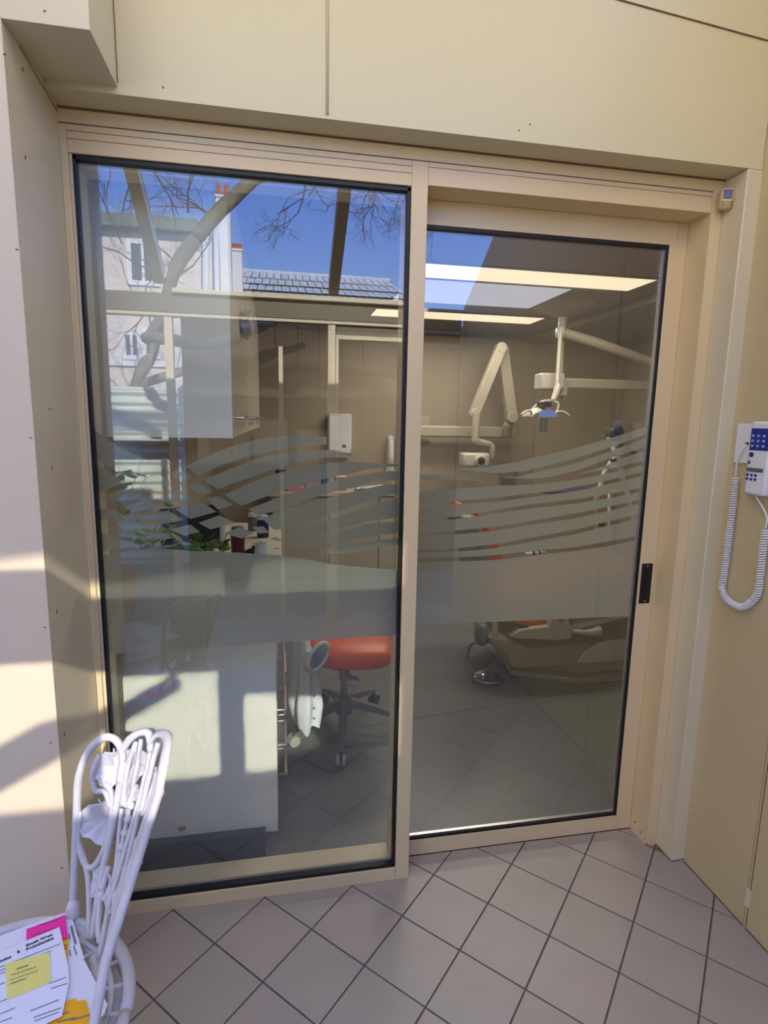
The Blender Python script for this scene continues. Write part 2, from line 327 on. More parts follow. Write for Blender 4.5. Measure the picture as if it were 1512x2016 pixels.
# frosted film, cut into bands and lozenges
FY = .0245
def poly_film(mb, pts, y, fn):
    q = [on('y', y, *fn(*p)) for p in pts]; mb.poly([(v.x, y, v.z) for v in q])
A = lambda x, y: (170+x*.21825, 820+y*.21818)
B = lambda x, y: (480+x*.21825, 830+y*.21818)
I = lambda x, y: (x, y)
fm = MB()
AB = lambda pts: [A(*p[1:]) if p[0] == 'a' else B(*p[1:]) for p in pts]
bands = [
 [('b',748,140),('b',500,120),('b',250,140),('b',92,168),('a',1350,258),('a',1200,310),('a',1040,380),('a',895,448),('a',1010,530),('a',1250,430),('a',1380,388),('b',0,325),('b',250,265),('b',500,225),('b',748,208)],
 [('b',980,318),('b',975,285),('b',770,255),('b',500,262),('b',250,300),('b',92,345),('a',1280,480),('a',1060,572),('a',1190,658),('a',1350,590),('b',0,525),('b',250,435),('b',480,375),('b',700,330),('b',850,318)],
 [('b',1390,385),('b',1100,372),('b',970,360),('b',750,375),('b',500,415),('b',250,480),('b',0,575),('a',1400,636),('a',1245,705),('a',1390,802),('b',0,752),('b',90,715),('b',280,650),('b',600,545),('b',750,510),('b',990,460),('b',1110,430),('b',1240,412),('b',1390,405)],
 [('b',1390,455),('b',1250,455),('b',1170,465),('b',990,495),('b',760,550),('b',600,590),('b',300,690),('b',40,790),('b',120,850),('b',300,800),('b',430,765),('b',700,662),('b',850,625),('b',1020,590),('b',1240,538),('b',1390,525)],
 [('b',1390,565),('b',1240,575),('b',1020,622),('b',700,707),('b',430,782),('b',160,870),('b',270,975),('b',380,970),('b',600,892),('b',850,812),('b',1130,712),('b',1180,700),('b',1390,640)],
 [('b',1390,690),('b',1205,740),('b',900,842),('b',700,912),('b',390,1008),('b',395,1072),('b',620,1030),('b',850,965),('b',1140,895),('b',1390,865)],
 [('b',1390,905),('b',1140,915),('b',1000,958),('b',700,1030),('b',420,1095),('b',520,1140),('b',800,1095),('b',1200,1030),('b',1390,1005)],
 [('b',1390,1050),('b',1200,1075),('b',800,1130),('b',650,1172),('b',690,1192),('b',900,1190),('b',1200,1135),('b',1390,1110)]]
for b in bands:
    q = [on('y', FY, *p) for p in AB(b)]; fm.poly([(v.x, FY, v.z) for v in q])
for t in ([(72,120),(345,305),(560,395),(720,375),(780,430),(690,483),(400,575),(95,385)], [(80,420),(350,598),(92,690)], [(460,605),(660,525),(795,600),(575,690)], [(180,710),(390,630),(520,705),(270,780)],
          [(350,810),(570,745),(650,800),(420,870)], [(640,730),(850,650),(950,735),(745,790)], [(745,510),(835,468),(955,548),(865,595)], [(915,630),(1000,590),(1135,680),(1045,712)], [(800,835),(1040,770),(1175,860),(940,925)],
          [(485,910),(740,850),(880,935),(645,978)], [(1090,745),(1190,718),(1320,800),(1185,840)], [(270,965),(410,925),(555,1000),(350,1045)], [(740,1020),(940,975),(1025,1040),(890,1075)], [(510,1065),(700,1050),(785,1095),(680,1120)],
          [(1010,960),(1200,890),(1340,960),(1120,1020)], [(1240,1055),(1380,1000),(1512,1050),(1400,1100)], [(98,830),(250,838),(345,900),(108,940)], [(820,1140),(880,1128),(970,1155),(890,1160)], [(115,1045),(250,1085),(470,1165),(122,1225)]):
    poly_film(fm, t, FY, A)
for t in ([(75,950),(180,945),(225,1000),(140,1012)], [(65,1100),(150,1080),(215,1100),(130,1115)], [(230,1055),(300,1038),(345,1080),(295,1075)], [(258,1146),(300,1136),(330,1150),(295,1152)]): poly_film(fm, t, FY, B)
poly_film(fm, [(190,1095),(220,1090),(299,1078),(385,1085),(470,1088),(545,1093),(590,1099),(655,1111),(713,1117),(790,1122),(786,1250),(600,1261.5),(400,1274.5),(205,1288.5)], FY, I)
fm.build('frosted_film', 'film', w1)
# ================================================================== sliding door
d1 = thing('door_1', None, None, (.9, .1, 0), kind='structure')
D = .095
box('stile', 'frame', 1.3115, 1.3735, D, D+.04, .001, 2.1775, d1, bevel=.0015); box('stile', 'frame', .44, .498, D+.018, D+.04, .001, 2.1775, d1, bevel=.0015)
box('stile_seam', 'seam', 1.3365, 1.3372, D-.0003, D+.002, 2.12, 2.1775, d1)
box('top_rail', 'frame', .498, 1.3115, D, D+.04, 2.108, 2.1775, d1, bevel=.0015); box('bottom_rail', 'frame', .498, 1.3115, D, D+.04, .001, .060, d1, bevel=.0015)
box('gasket', 'black', 1.3035, 1.3115, D+.003, D+.02, .06, 2.108, d1); box('gasket', 'black', .498, 1.3035, D+.003, D+.02, 2.0985, 2.108, d1); box('gasket', 'black', .498, 1.3035, D+.003, D+.02, .060, .0715, d1)
box('glazing_trim', 'chrome', 1.3010, 1.3035, D+.008, D+.02, .0715, 2.0985, d1); box('glazing_trim', 'chrome', .498, 1.3035, D+.008, D+.02, .0715, .0745, d1)
box('glass_pane', 'pane', .498, 1.3020, D+.014, D+.020, .070, 2.10, d1)
lk = box('pull_plate', 'blackplastic', 1.3195, 1.3610, D-.003, D+.001, .902, 1.048, d1, bevel=.001, label='black recessed pull plate')
box('pull_recess', 'black', 1.331, 1.350, D-.0036, D-.0028, .925, 1.025, lk)
for z in (.911, 1.039): MB().tube([(1.340, D-.003, z), (1.340, D-.0042, z)], .0032, 10).build('screw', 'chrome', lk)
FD = D+.0225
C3 = lambda x, y: (800+x*.17196, 820+y*.17196)
C4 = lambda x, y: (1040+x*.16534, 820+y*.16534)
def band(mb, pts):
    q = [on('y', FD, *(C3(*p[1:]) if p[0] == 'c' else C4(*p[1:]) if p[0] == 'd' else p[1:])) for p in pts]
    mb.poly([(v.x, FD, v.z) for v in q])
fd = MB()
band(fd, [('d',1440,112),('d',1000,250),('d',550,380),('d',0,505),('c',1300,515),('c',930,575),('c',580,600),('c',850,640),('c',1100,647),('c',1350,625),('d',0,640),('d',560,500),('d',1060,340),('d',1418,210)])
band(fd, [('d',1416,250),('d',1060,385),('d',560,560),('d',0,685),('c',1300,690),('c',1100,700),('c',1300,712),('d',0,745),('d',250,722),('d',560,650),('d',1000,490),('d',1402,360)])
band(fd, [('d',1400,398),('d',1130,495),('d',900,595),('d',570,690),('d',800,652),('d',1000,615),('d',1390,525)])
band(fd, [('d',1388,575),('d',1000,665),('d',560,755),('d',0,815),('c',1100,790),('c',600,825),('c',120,866),('c',100,1000),('c',450,990),('c',500,973),('c',1000,930),('d',0,920),('d',330,880),('d',850,785),('d',1000,745),('d',1372,660)])
band(fd, [('c',120,662),('c',500,668),('c',900,742),('c',880,748),('c',600,722),('c',120,722)])
rows = [([('d',1376,705),('d',1000,795),('d',620,880),('d',330,920),('d',0,965),('c',1000,980),('c',500,1008),('c',100,1030)], [('c',100,1150),('c',560,1150),('c',640,1130),('c',1000,1075),('d',0,1050),('d',560,985),('d',1000,915),('d',1358,850)]),
        ([('d',1356,895),('d',1000,965),('d',560,1035),('d',0,1100),('c',1000,1110),('c',640,1170),('c',560,1178),('c',100,1200)], [('c',100,1330),('c',400,1325),('c',640,1300),('c',1000,1265),('d',0,1250),('d',560,1155),('d',1000,1065),('d',1346,985)]),
        ([('d',1346,1030),('d',1000,1115),('d',560,1210),('d',0,1295),('c',1000,1310),('c',640,1345),('c',400,1352),('c',100,1370)], [('c',100,1520),('c',450,1520),('c',750,1490),('c',1000,1465),('d',0,1450),('d',560,1345),('d',1000,1240),('d',1332,1165)]),
        ([('d',1330,1210),('d',1000,1290),('d',560,1400),('d',0,1500),('c',1000,1510),('c',750,1535),('c',450,1548),('c',100,1560)], [('c',100,1625),('c',550,1615),('c',800,1603),('c',1100,1580),('d',0,1605),('d',560,1555),('d',1000,1480),('d',1316,1415)]),
        ([('d',1316,1465),('d',1000,1535),('d',560,1600),('d',0,1660),('c',1100,1635),('c',800,1652),('c',550,1658),('c',80,1670)], [('p',806,1231),('p',1239,1213)])]
for a, b in rows: band(fd, a+b)
fd.build('frosted_film', 'film', d1)
# ================================================================== consulting room shell
RX0, RX1, RY0, RY1, RZ = -.56, 3.63, .14, 3.87, 2.40
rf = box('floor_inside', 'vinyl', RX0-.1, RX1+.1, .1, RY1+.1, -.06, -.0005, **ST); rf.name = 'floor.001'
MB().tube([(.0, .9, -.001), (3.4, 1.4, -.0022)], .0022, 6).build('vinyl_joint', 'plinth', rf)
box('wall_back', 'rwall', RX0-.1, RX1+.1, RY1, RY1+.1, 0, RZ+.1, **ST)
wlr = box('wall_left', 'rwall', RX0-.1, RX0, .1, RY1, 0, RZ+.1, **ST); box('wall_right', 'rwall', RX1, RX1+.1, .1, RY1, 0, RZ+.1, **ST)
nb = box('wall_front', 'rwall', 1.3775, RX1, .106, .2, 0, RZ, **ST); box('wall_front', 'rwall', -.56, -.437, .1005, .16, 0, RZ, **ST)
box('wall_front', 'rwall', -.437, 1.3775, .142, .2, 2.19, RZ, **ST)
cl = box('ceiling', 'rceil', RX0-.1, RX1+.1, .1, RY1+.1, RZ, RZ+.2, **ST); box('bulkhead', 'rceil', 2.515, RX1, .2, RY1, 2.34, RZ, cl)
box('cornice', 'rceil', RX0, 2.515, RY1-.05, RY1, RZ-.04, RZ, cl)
box('wall_back_nib', 'rwall', 2.66, RX1, RY1-.06, RY1, 0, 2.34, **ST).name = 'wall_back.001'
# building roof behind the facade and canopy edge
box('roof', 'conc', -3, 4, .101, 4.2, 2.75, 3.0, **ST)
# ceiling lights
def troffer(x0, x1, y0, y1, m, label, cat='ceiling light', group=None):
    t = thing('ceiling_light', label, cat, ((x0+x1)/2, (y0+y1)/2, RZ), group)
    f = MB(); w = .012
    for a in ((x0-w, x0, y0-w, y1+w), (x1, x1+w, y0-w, y1+w), (x0, x1, y0-w, y0), (x0, x1, y1, y1+w)): f.box(a[0], a[1], a[2], a[3], RZ-.012, RZ-.0005)
    f.build('rim', 'rceil', t); box('diffuser', m, x0, x1, y0, y1, RZ-.009, RZ-.0008, t)
    return t
troffer(.86, 2.298, 1.535, 1.84, 'troff', 'long warm white ceiling light panel nearest the sliding door')
troffer(.824, 2.235, 2.86, 3.17, 'troff', 'long warm white ceiling light panel nearer the back wall')
troffer(.88, 1.936, 1.875, 2.54, 'coolpanel', 'wide dim bluish white ceiling panel between the two warm lights', 'ceiling panel')
# ================================================================== cabinets
bc = thing('drawer_cabinet', 'white laminate drawer unit with steel bar handles under the worktop inside the window', 'cabinet', (-.2, 1.0, 0))
ep = box('end_panel', 'cab', -.505, .043, .200, .218, .076, .835, bc, bevel=.001)
box('carcass', 'cabfront', -.505, .030, .218, 2.0, .10, .835, bc)
p = on('y', .199, 358, 1632); MB().poly([(p.x+.014*math.cos(a)*(1+.3*math.sin(3*a)), .1992, p.z+.012*math.sin(a)*(1+.3*math.cos(2*a))) for a in [k*.6283 for k in range(10)]], (0, .0006, 0)).build('stain', 'stain', ep)
box('plinth', 'plinth', -.505, -.002, .168, 1.98, 0, .1, bc)
yy = [.222, .66, 1.10, 1.54, 1.98]
for c in range(4):
    for k in range(4):
        z0 = .10+.125*k+(.06 if k else 0)*0; zs = [.095, .245, .375, .505, .69, .83]
    for k in range(5):
        if k == 4: continue
        dr = box('drawer_front', 'cabfront', .030, .044, yy[c]+.002, yy[c+1]-.002, zs[k]+.002, zs[k+1]-.002, bc, bevel=.001)
        zc = (.30, .42, .555, .70)[k]
        if k == 0: zc = .235
        zc = (.215, .335, .475, .62)[k]
        y0, y1 = yy[c]+.10, yy[c]+.27
        MB().tube([(.044, y0, zc), (.074, y0, zc)], .0048, 8).tube([(.044, y1, zc), (.074, y1, zc)], .0048, 8).tube([(.074, y0-.004, zc), (.074, y1+.004, zc)], .0055, 8).build('handle', 'chrome', dr, smooth='auto')
wt = box('worktop', 'cab', -.555, .070, .195, 2.02, .836, .870, bevel=.003); wt['label'] = 'white desk worktop running from the window along the left wall'; wt['category'] = 'worktop'
uc = thing('wall_cabinet', 'white wall cabinet with square end panel high inside the window', 'cabinet', (-.3, 1.6, 1.47))
box('end_panel', 'cab', -.556, -.080, .190, .208, 1.467, 2.235, uc, bevel=.001); box('carcass', 'cabfront', -.556, -.100, .208, 3.0, 1.470, 2.235, uc)
for k, (a, b) in enumerate(((.210, 1.12), (1.124, 2.05), (2.054, 3.0))):
    dr = box('cabinet_door', 'cab' if 0 else 'cabfront', -.100, -.082, a, b-.004, 1.468, 2.234, uc, bevel=.001)
    MB().tube([(-.082, a+.12, 1.53), (-.042, a+.12, 1.53)], .006, 8).tube([(-.082, b-.2, 1.53), (-.042, b-.2, 1.53)], .006, 8).tube([(-.042, a+.07, 1.53), (-.042, b-.15, 1.53)], .0075, 10).build('handle', 'chrome', dr, smooth='auto')
box('infill', 'cab', -.556, -.10, .205, 3.0, 2.236, RZ-.0005, uc)
# crumpled tissue caught on a cabinet door
def crumple(u, v):
    a = 2*math.pi*u; b = math.pi*(v-.5); q = 1+.22*math.sin(5*a+3*b)+.15*math.cos(7*b+2*a)
    return (-.065+.035*math.cos(b)*math.cos(a)*q*.8, .80+.10*math.cos(b)*math.sin(a)*q, 1.905+.045*math.sin(b)*q)
MB().grid(crumple, 22, 14).build('crumpled_tissue', 'coat', smooth=True, label='crumpled white tissue stuck to the face of the wall cabinet', category='tissue')
# ================================================================== back wall: bench, dispensers
bb = thing('base_cabinet', 'cream base cabinet row below the bench along the back wall', 'cabinet', (.7, 3.5, 0))
box('carcass', 'cabfront', .0, 1.32, 3.36, 3.865, .1, .86, bb); box('plinth', 'plinth', .0, 1.32, 3.40, 3.865, 0, .1, bb)
for x0, x1 in ((.005, .50), (.505, .955), (.96, 1.315)): box('cabinet_door', 'cabfront', x0+.003, x1-.003, 3.342, 3.36, .105, .855, bb, bevel=.001)
b2 = box('worktop', 'cabfront', -.02, 1.34, 3.32, 3.865, .86, .895, bevel=.003); b2['label'] = 'cream bench top along the back wall under the towel dispenser'; b2['category'] = 'worktop'
items = [('carton', 'pinkbox', .20, .12, .10, 'pink glove carton on the back bench'), ('carton', 'lilac', .36, .13, .085, 'pale lilac carton lying on the back bench'), ('carton', 'bluebox', .48, .06, .14, 'bright blue carton on the back bench'),
         ('carton', 'navybox', .08, .09, .17, 'dark navy carton at the left of the back bench'), ('storage_bin', 'pinkbox', .62, .09, .12, 'dusky pink tub on the back bench under the towel dispenser')]
for nm, m, x, w, h, lb in items:
    t = thing(nm, lb, 'box', (x, 3.5, .895)); box('body', m, x-w/2, x+w/2, 3.44, 3.56, .8955, .8955+h, t, bevel=.004); box('lid', 'white' if nm == 'storage_bin' else m, x-w/2-.002, x+w/2+.002, 3.438, 3.562, .8955+h, .8955+h+.012, t, bevel=.002)
tw = MB().grid(lambda u, v: (.76+.34*u, 3.40+.16*v, .912+.012*math.sin(9*u+4*v)+.03*u*(1-abs(2*v-1))), 20, 8).build('paper_towel', 'coat', smooth=True, solid=.004, label='loose white paper towel lying on the back bench', category='towel')
td = thing('towel_dispenser', 'tall white paper towel dispenser fixed high on the back wall', 'dispenser', (.645, 3.8, 1.3))
box('housing', 'white', .535, .755, 3.76, 3.869, 1.24, 1.59, td, bevel=.012); box('tray', 'white', .545, .745, 3.74, 3.869, 1.18, 1.24, td, bevel=.006); box('lock', 'chrome', .665, .70, 3.757, 3.762, 1.27, 1.30, td); box('lid_seam', 'grey', .535, .755, 3.7590, 3.762, 1.575, 1.578, td)
sd = thing('soap_dispenser', 'slim curved white soap dispenser on the back wall beside the window mullion', 'dispenser', (1.15, 3.8, 1.3))
MB().tube(smooth_path([(1.15, 3.85, 1.37), (1.145, 3.77, 1.33), (1.14, 3.75, 1.2), (1.145, 3.78, 1.12)], 5), [.03]*15+[.024], 10).build('body', 'white', sd, smooth=True); box('backplate', 'white', 1.115, 1.19, 3.84, 3.869, 1.02, 1.38, sd, bevel=.006); box('lever', 'grey', 1.12, 1.17, 3.72, 3.80, 1.03, 1.05, sd, bevel=.004)
cd = thing('cup_dispenser', 'grey round cup holder with a black square on the back wall', 'dispenser', (2.37, 3.75, 1.05))
MB().lathe([(.085, -.12), (.085, .02), (.07, .03)], (2.37, 3.775, 1.10), 20).build('body', 'grey', cd, smooth='auto'); box('display', 'blackplastic', 2.335, 2.405, 3.685, 3.70, 1.07, 1.13, cd)
# ================================================================== things on the desk by the window
Z = .8702
sc = thing('computer_screen', 'black desktop screen seen from behind on the window end of the desk', 'screen', (-.38, .62, Z))
T = Matrix.Translation((-.30, .95, Z)) @ Matrix.Rotation(R(28), 4, 'Z')
MB().box(-.16, .10, -.012, .012, .07, .27, T).build('panel', 'blackplastic', sc, bevel=.004); MB().box(-.05, .0, .0, .03, .0, .12, T).build('stand', 'dgrey', sc, bevel=.003); MB().box(-.10, .05, -.06, .08, 0, .012, T).build('foot', 'dgrey', sc, bevel=.003)
kb = thing('handset', 'black desk telephone with a curled cord next to the plants', 'telephone', (-.44, .60, Z))
box('body', 'blackplastic', -.47, -.37, .46, .62, Z, Z+.045, kb, bevel=.006); MB().tube(smooth_path([(-.47, .5, Z+.07), (-.42, .49, Z+.095), (-.37, .5, Z+.07)], 6), .017, 8).build('receiver', 'blackplastic', kb, smooth=True)
MB().tube(smooth_path([(-.37, .5, Z+.06), (-.33, .46, Z+.02), (-.28, .5, Z+.05), (-.24, .56, Z+.012)], 6), .006, 6).build('cord', 'blackplastic', kb, smooth=True)
hc = thing('desk_bell', 'round black domed object on the front edge of the worktop', 'ornament', (-.055, 1.0, Z))
MB().lathe([(.056, 0), (.056, .012), (.045, .035), (.02, .048), (.004, .05)], (-.062, 1.05, Z), 24).build('dome', 'blackplastic', hc, smooth=True); MB().tube([(-.062, 1.05, Z+.05), (-.062, 1.05, Z+.062)], .008, 10).build('knob', 'dgrey', hc)
def plant(name, label, c, h, n, r, m, pot, potr=.045, poth=.08):
    t = thing(name, label, 'plant', c); c = Vector(c)
    MB().lathe([(potr*.75, 0), (potr, poth), (potr*.9, poth), (potr*.8, poth*.8)], c, 16).build('pot', pot, t, smooth='auto')
    rnd = random.Random(hash(label) % 1000 if 0 else len(label)); st = MB()
    for k in range(n):
        a = rnd.uniform(0, 6.28); b = rnd.uniform(.2, 1.0); L = h*rnd.uniform(.6, 1)
        base = c+Vector((0, 0, poth)); tip = base+Vector((math.cos(a)*r*b, math.sin(a)*r*b, L)); mid = (base+tip)/2+Vector((0, 0, .15*L))
        st.tube([base, mid, tip], .0018, 5)
        for q in range(3):
            p = mid.lerp(tip, q/2); d = Vector((math.cos(a+q*2.1), math.sin(a+q*2.1), rnd.uniform(.1, .8))).normalized(); w = d.cross(Vector((0, 0, 1))).normalized()*r*.16; L2 = r*rnd.uniform(.35, .6)
            MB().poly([p, p+d*L2*.4+w, p+d*L2, p+d*L2*.4-w], (0, 0, .0008)).build('leaf', m, t)
    st.build('stem', m, t)
    return t
plant('potted_plant', 'small bright green leafy plant in a pale pot on the desk by the window', (-.27, .36, Z), .16, 9, .13, 'leaf', 'white')
plant('potted_plant', 'low spiky green plant in a black pot beside the desk screen', (-.17, .62, Z), .12, 8, .10, 'leaf', 'blackplastic', .04, .07)
plant('potted_plant', 'pale trailing plant in a glass jar at the window corner of the desk', (-.40, .36, Z), .26, 10, .12, 'palel', 'grey', .035, .09)
for k, (x, y, m, h, lb) in enumerate(((-.02, .95, 'coat', .09, 'white plastic tub on the desk edge'), (-.14, 1.15, 'red', .13, 'dark red jar standing behind the desk screen'), (-.03, 1.55, 'navybox', .12, 'navy bottle standing near the far end of the desk'), (-.24, 1.4, 'coat', .16, 'tall white spray bottle on the desk'), (-.09, 1.75, 'grey', .10, 'grey tin near the far end of the desk'))):
    t = thing('jar' if k % 2 else 'tub', lb, 'container', (x, y, Z)); MB().lathe([(.032, 0), (.034, h*.7), (.028, h*.85)], (x, y, Z), 16).build('body', m, t, smooth='auto'); MB().lathe([(.03, h*.85), (.03, h), (.026, h+.006)], (x, y, Z), 16).build('lid', 'grey' if k % 2 else 'white', t, smooth='auto')
# ================================================================== orange stool and coat
stl = thing('swivel_stool', 'orange vinyl swivel stool with grey five star castor base', 'stool', (.355, .97, 0))
SC = Vector((.368, .97, 0))
MB().blob(SC+Vector((.035, 0, .428)), .205, .19, .060, .62, 28, 14, Matrix.Rotation(R(3), 3, 'Y')).build('seat', 'vinylseat', stl, smooth=True)
MB().lathe([(.11, .358), (.11, .37)], SC, 20).build('seat_plate', 'dgrey', stl)
MB().lathe([(.019, .12), (.019, .26), (.026, .262), (.026, .36)], SC, 16).build('gas_column', 'chrome', stl, smooth='auto')
MB().tube([SC+Vector((.0, 0, .34)), SC+Vector((.03, -.06, .30))], .006, 8).blob(SC+Vector((.035, -.075, .285)), .034, .03, .022, .8).build('lever', 'gwhite', stl, smooth=True)
hub = MB().lathe([(.042, .09), (.046, .13), (.032, .165), (.024, .175)], SC, 20).build('hub', 'grey', stl, smooth='auto')
for k, (ex, ey) in enumerate(((.32, .665), (.115, .86), (.29, 1.255), (.56, 1.20), (.665, .88))):
    e_ = Vector((ex, ey, .062)); d = (e_-SC); d.z = 0; dn = d.normalized(); sd_ = dn.cross(Vector((0, 0, 1)))
    lg = MB(); a0 = SC+dn*.03+Vector((0, 0, .145)); a1 = e_+Vector((0, 0, .012))
    n = len(lg.v)
    for (p, w, h) in ((a0, .024, .045), (a0.lerp(a1, .5)+Vector((0, 0, .010)), .020, .030), (a1, .014, .018)):
        for q in ((-w, -h/2), (w, -h/2), (w*.7, h/2), (-w*.7, h/2)): lg.v.append(p+sd_*q[0]+Vector((0, 0, q[1])))
    for s_ in range(2):
        for q in range(4): b_ = n+s_*4; lg.f.append((b_+q, b_+(q+1) % 4, b_+4+(q+1) % 4, b_+4+q))
    lg.f += [(n+3, n+2, n+1, n), (n+8, n+9, n+10, n+11)]
    L_ = lg.build('leg', 'grey', stl, bevel=.003)
    cs = MB(); c = Vector((ex, ey, .026)); ax = sd_
    for sgn in (-1, 1): cs.tube([c+ax*sgn*.006, c+ax*sgn*.022], .026, 18)
    cs.build('caster', 'castw' if k < 2 else 'dgrey', L_, smooth='auto'); MB().tube([c+Vector((0, 0, .0)), c+Vector((0, 0, .04))], .006, 8).build('caster_stem', 'dgrey', L_)
# draped coat on a second stool's arm next to the drawers
ct = thing('lab_coat', 'white cotton coat hanging down beside the drawer handles with its sleeve over the orange stool', 'coat', (.20, .86, .1))
def coatf(u, v):                          # u around, v down
    z = .60-.47*v; a = 2*math.pi*u
    w = .034+.062*min(v*1.3, 1)-.02*max(0, v-.8)*5
    fold = 1+.16*math.sin(4*a+3*v)+.10*math.sin(7*a+1+5*v)
    return (.146+.03*math.sin(1.5*v)+w*math.cos(a)*fold*.72, .84+.085*math.sin(a)*fold*(.5+.7*v), z+.012*math.sin(5*a)*v)
MB().grid(coatf, 56, 22).build('body', 'coat', ct, smooth=True)
RC = on('y', .74, 627, 1292)
ring = [RC+Vector((.046*math.cos(a)+.008*math.sin(a), .02*math.cos(a), .058*math.sin(a)+.016*math.cos(a))) for a in [k*math.pi/14 for k in range(29)]]
def slv(u, v):
    a = 2*math.pi*u; p = RC+Vector((.046*math.cos(a)+.008*math.sin(a), .02*math.cos(a), .058*math.sin(a)+.016*math.cos(a)))
    q = Vector((.165+.035*math.cos(a), .84+.03*math.cos(a+1), .40+.07*math.sin(a))); c = p.lerp(q, v)
    return c+Vector((0, .010*math.sin(5*a+4*v), .008*math.sin(6*v+2*a)))*math.sin(3.1*v)
MB().grid(slv, 28, 12).build('sleeve', 'coat', ct, smooth=True)
MB().tube(ring, .010, 8, flat=.7).build('cuff', 'coat', ct, smooth=True)
for z in (.30, .24, .19): MB().tube([(.205, .752, z), (.206, .745, z)], .0045, 10).build('button', 'grey', ct)
# ================================================================== wall mounted X-ray arm
xr = thing('x_ray_unit', 'cream folding arm with camera-like head mounted on the back wall rail', 'dental X-ray', (1.9, 3.8, 1.4))
box('mount_plate', 'equip', 1.25, 1.55, 3.84, 3.869, 1.33, 1.58, xr, bevel=.01)
MB().box(1.20, 2.39, 3.66, 3.74, 1.385, 1.497).build('rail', 'equip', xr, bevel=.018); box('rail_bracket', 'equip', 1.3, 1.45, 3.73, 3.86, 1.39, 1.49, xr, bevel=.01)
def armseg(p, q, w, d, parent, name='arm_segment'):
    p, q = Vector(p), Vector(q); t = (q-p).normalized(); n = Vector((0, 1, 0)); s_ = t.cross(n).normalized(); o = MB(); L = (q-p).length
    T = Matrix(((s_.x, n.x, t.x, p.x), (s_.y, n.y, t.y, p.y), (s_.z, n.z, t.z, p.z), (0, 0, 0, 1)))
    o.box(-w*.5, w*.5, -d/2, d/2, 0, L, T); r = w*.52
    for c in (p, q): o.tube([c-n*d*.55, c+n*d*.55], r, 20)
    return o.build(name, 'equip', parent, bevel=.006)
armseg((2.265, 3.52, 1.59), (2.135, 3.52, 2.205), .105, .075, xr); armseg((2.085, 3.43, 2.215), (1.855, 3.43, 1.61), .095, .07, xr)
MB().tube([(2.265, 3.62, 1.40), (2.265, 3.62, 1.50), (2.265, 3.56, 1.54)], .045, 14).build('elbow', 'equip', xr, smooth=True)
MB().tube([(1.862, 3.38, 1.62), (1.862, 3.38, 1.36)], .037, 16).build('drop_tube', 'equip', xr, smooth='auto')
MB().tube([(1.862, 3.38, 1.375), (1.90, 3.38, 1.355), (2.01, 3.38, 1.335), (2.03, 3.38, 1.315), (2.035, 3.38, 1.20), (2.03, 3.38, 1.19)], [.036, .030, .026, .027, .026, .020], 12).build('yoke', 'equip', xr, smooth='auto')
hd = MB().box(1.73, 1.985, 3.30, 3.46, 1.125, 1.255).build('head', 'gwhite', xr, bevel=.022)
MB().tube([(1.885, 3.31, 1.195), (1.870, 3.22, 1.185)], [.058, .046], 20).build('cone', 'gwhite', hd, smooth='auto'); MB().tube([(1.870, 3.221, 1.185), (1.8695, 3.218, 1.1848)], .034, 20).build('cone_opening', 'blackplastic', hd)
# ================================================================== operating light and its ceiling post
ol = thing('operating_light', 'dental operating light with blue reflector on a ceiling post', 'dental light', (2.1, 2.42, RZ))
MB().lathe([(.030, -.085), (.075, -.065), (.20, -.022), (.245, -.004), (.245, -.0005)], (2.17, 2.42, RZ), 36).build('ceiling_dome', 'dome', ol, smooth='auto')
MB().tube([(2.16, 2.42, RZ-.085), (2.157, 2.42, 2.20)], .030, 16).build('post', 'equip', ol, smooth='auto'); MB().tube([(2.16, 2.43, 2.20), (2.185, 2.43, 1.72)], .020, 12).build('lower_post', 'equip', ol, smooth='auto')
MB().tube([(2.12, 2.38, 2.21), (2.40, 2.32, 2.13), (3.00, 2.3, 1.97)], [.034, .036, .03], 14).build('spring_arm', 'equip', ol, smooth='auto')
MB().blob((2.115, 2.36, 2.20), .032, .04, .045, .7).build('joint', 'gwhite', ol, smooth=True)
MB().box(2.20, 3.05, 2.38, 2.44, 1.80, 1.875).build('tray_arm', 'equip', ol, bevel=.012); MB().box(1.985, 2.17, 2.34, 2.48, 1.785, 1.905).build('counterweight', 'gwhite', ol, bevel=.014); MB().box(2.16, 2.215, 2.37, 2.45, 1.74, 1.87).build('arm_hub', 'equip', ol, bevel=.01)
MB().tube([(2.085, 2.30, 2.19), (2.065, 2.26, 1.83), (2.06, 2.24, 1.80)], .0145, 12).build('drop_rod', 'gwhite', ol, smooth='auto')
MB().tube([(2.065, 2.24, 1.81), (2.04, 2.22, 1.745), (2.015, 2.21, 1.70)], [.026, .024, .018], 12).build('rod_socket', 'gwhite', ol, smooth='auto')
yk = MB().tube(smooth_path([(2.015, 2.21, 1.70), (1.93, 2.20, 1.69), (1.87, 2.20, 1.65), (1.83, 2.20, 1.60)], 5), .008, 8).tube(smooth_path([(2.01, 2.21, 1.70), (2.055, 2.20, 1.675), (2.04, 2.20, 1.61), (1.985, 2.20, 1.585)], 5), .009, 8).build('yoke', 'gwhite', ol, smooth=True)
lh = MB().grid(lambda u, v: (1.915+.095*math.cos(3.1416*u)*(1-.0*v), 2.20-.09+.18*v, 1.575+.075*math.sin(3.1416*u)*(.55+.45*math.sin(3.1416*v))), 20, 10).build('reflector_shell', 'gwhite', ol, smooth=True, solid=.006)
MB().grid(lambda u, v: (1.925+.072*math.cos(3.1416*u), 2.105-.004+.0*v-.004*u, 1.577+(.058*math.sin(3.1416*u))*v), 16, 3).build('reflector', 'reflector', lh, smooth=True)
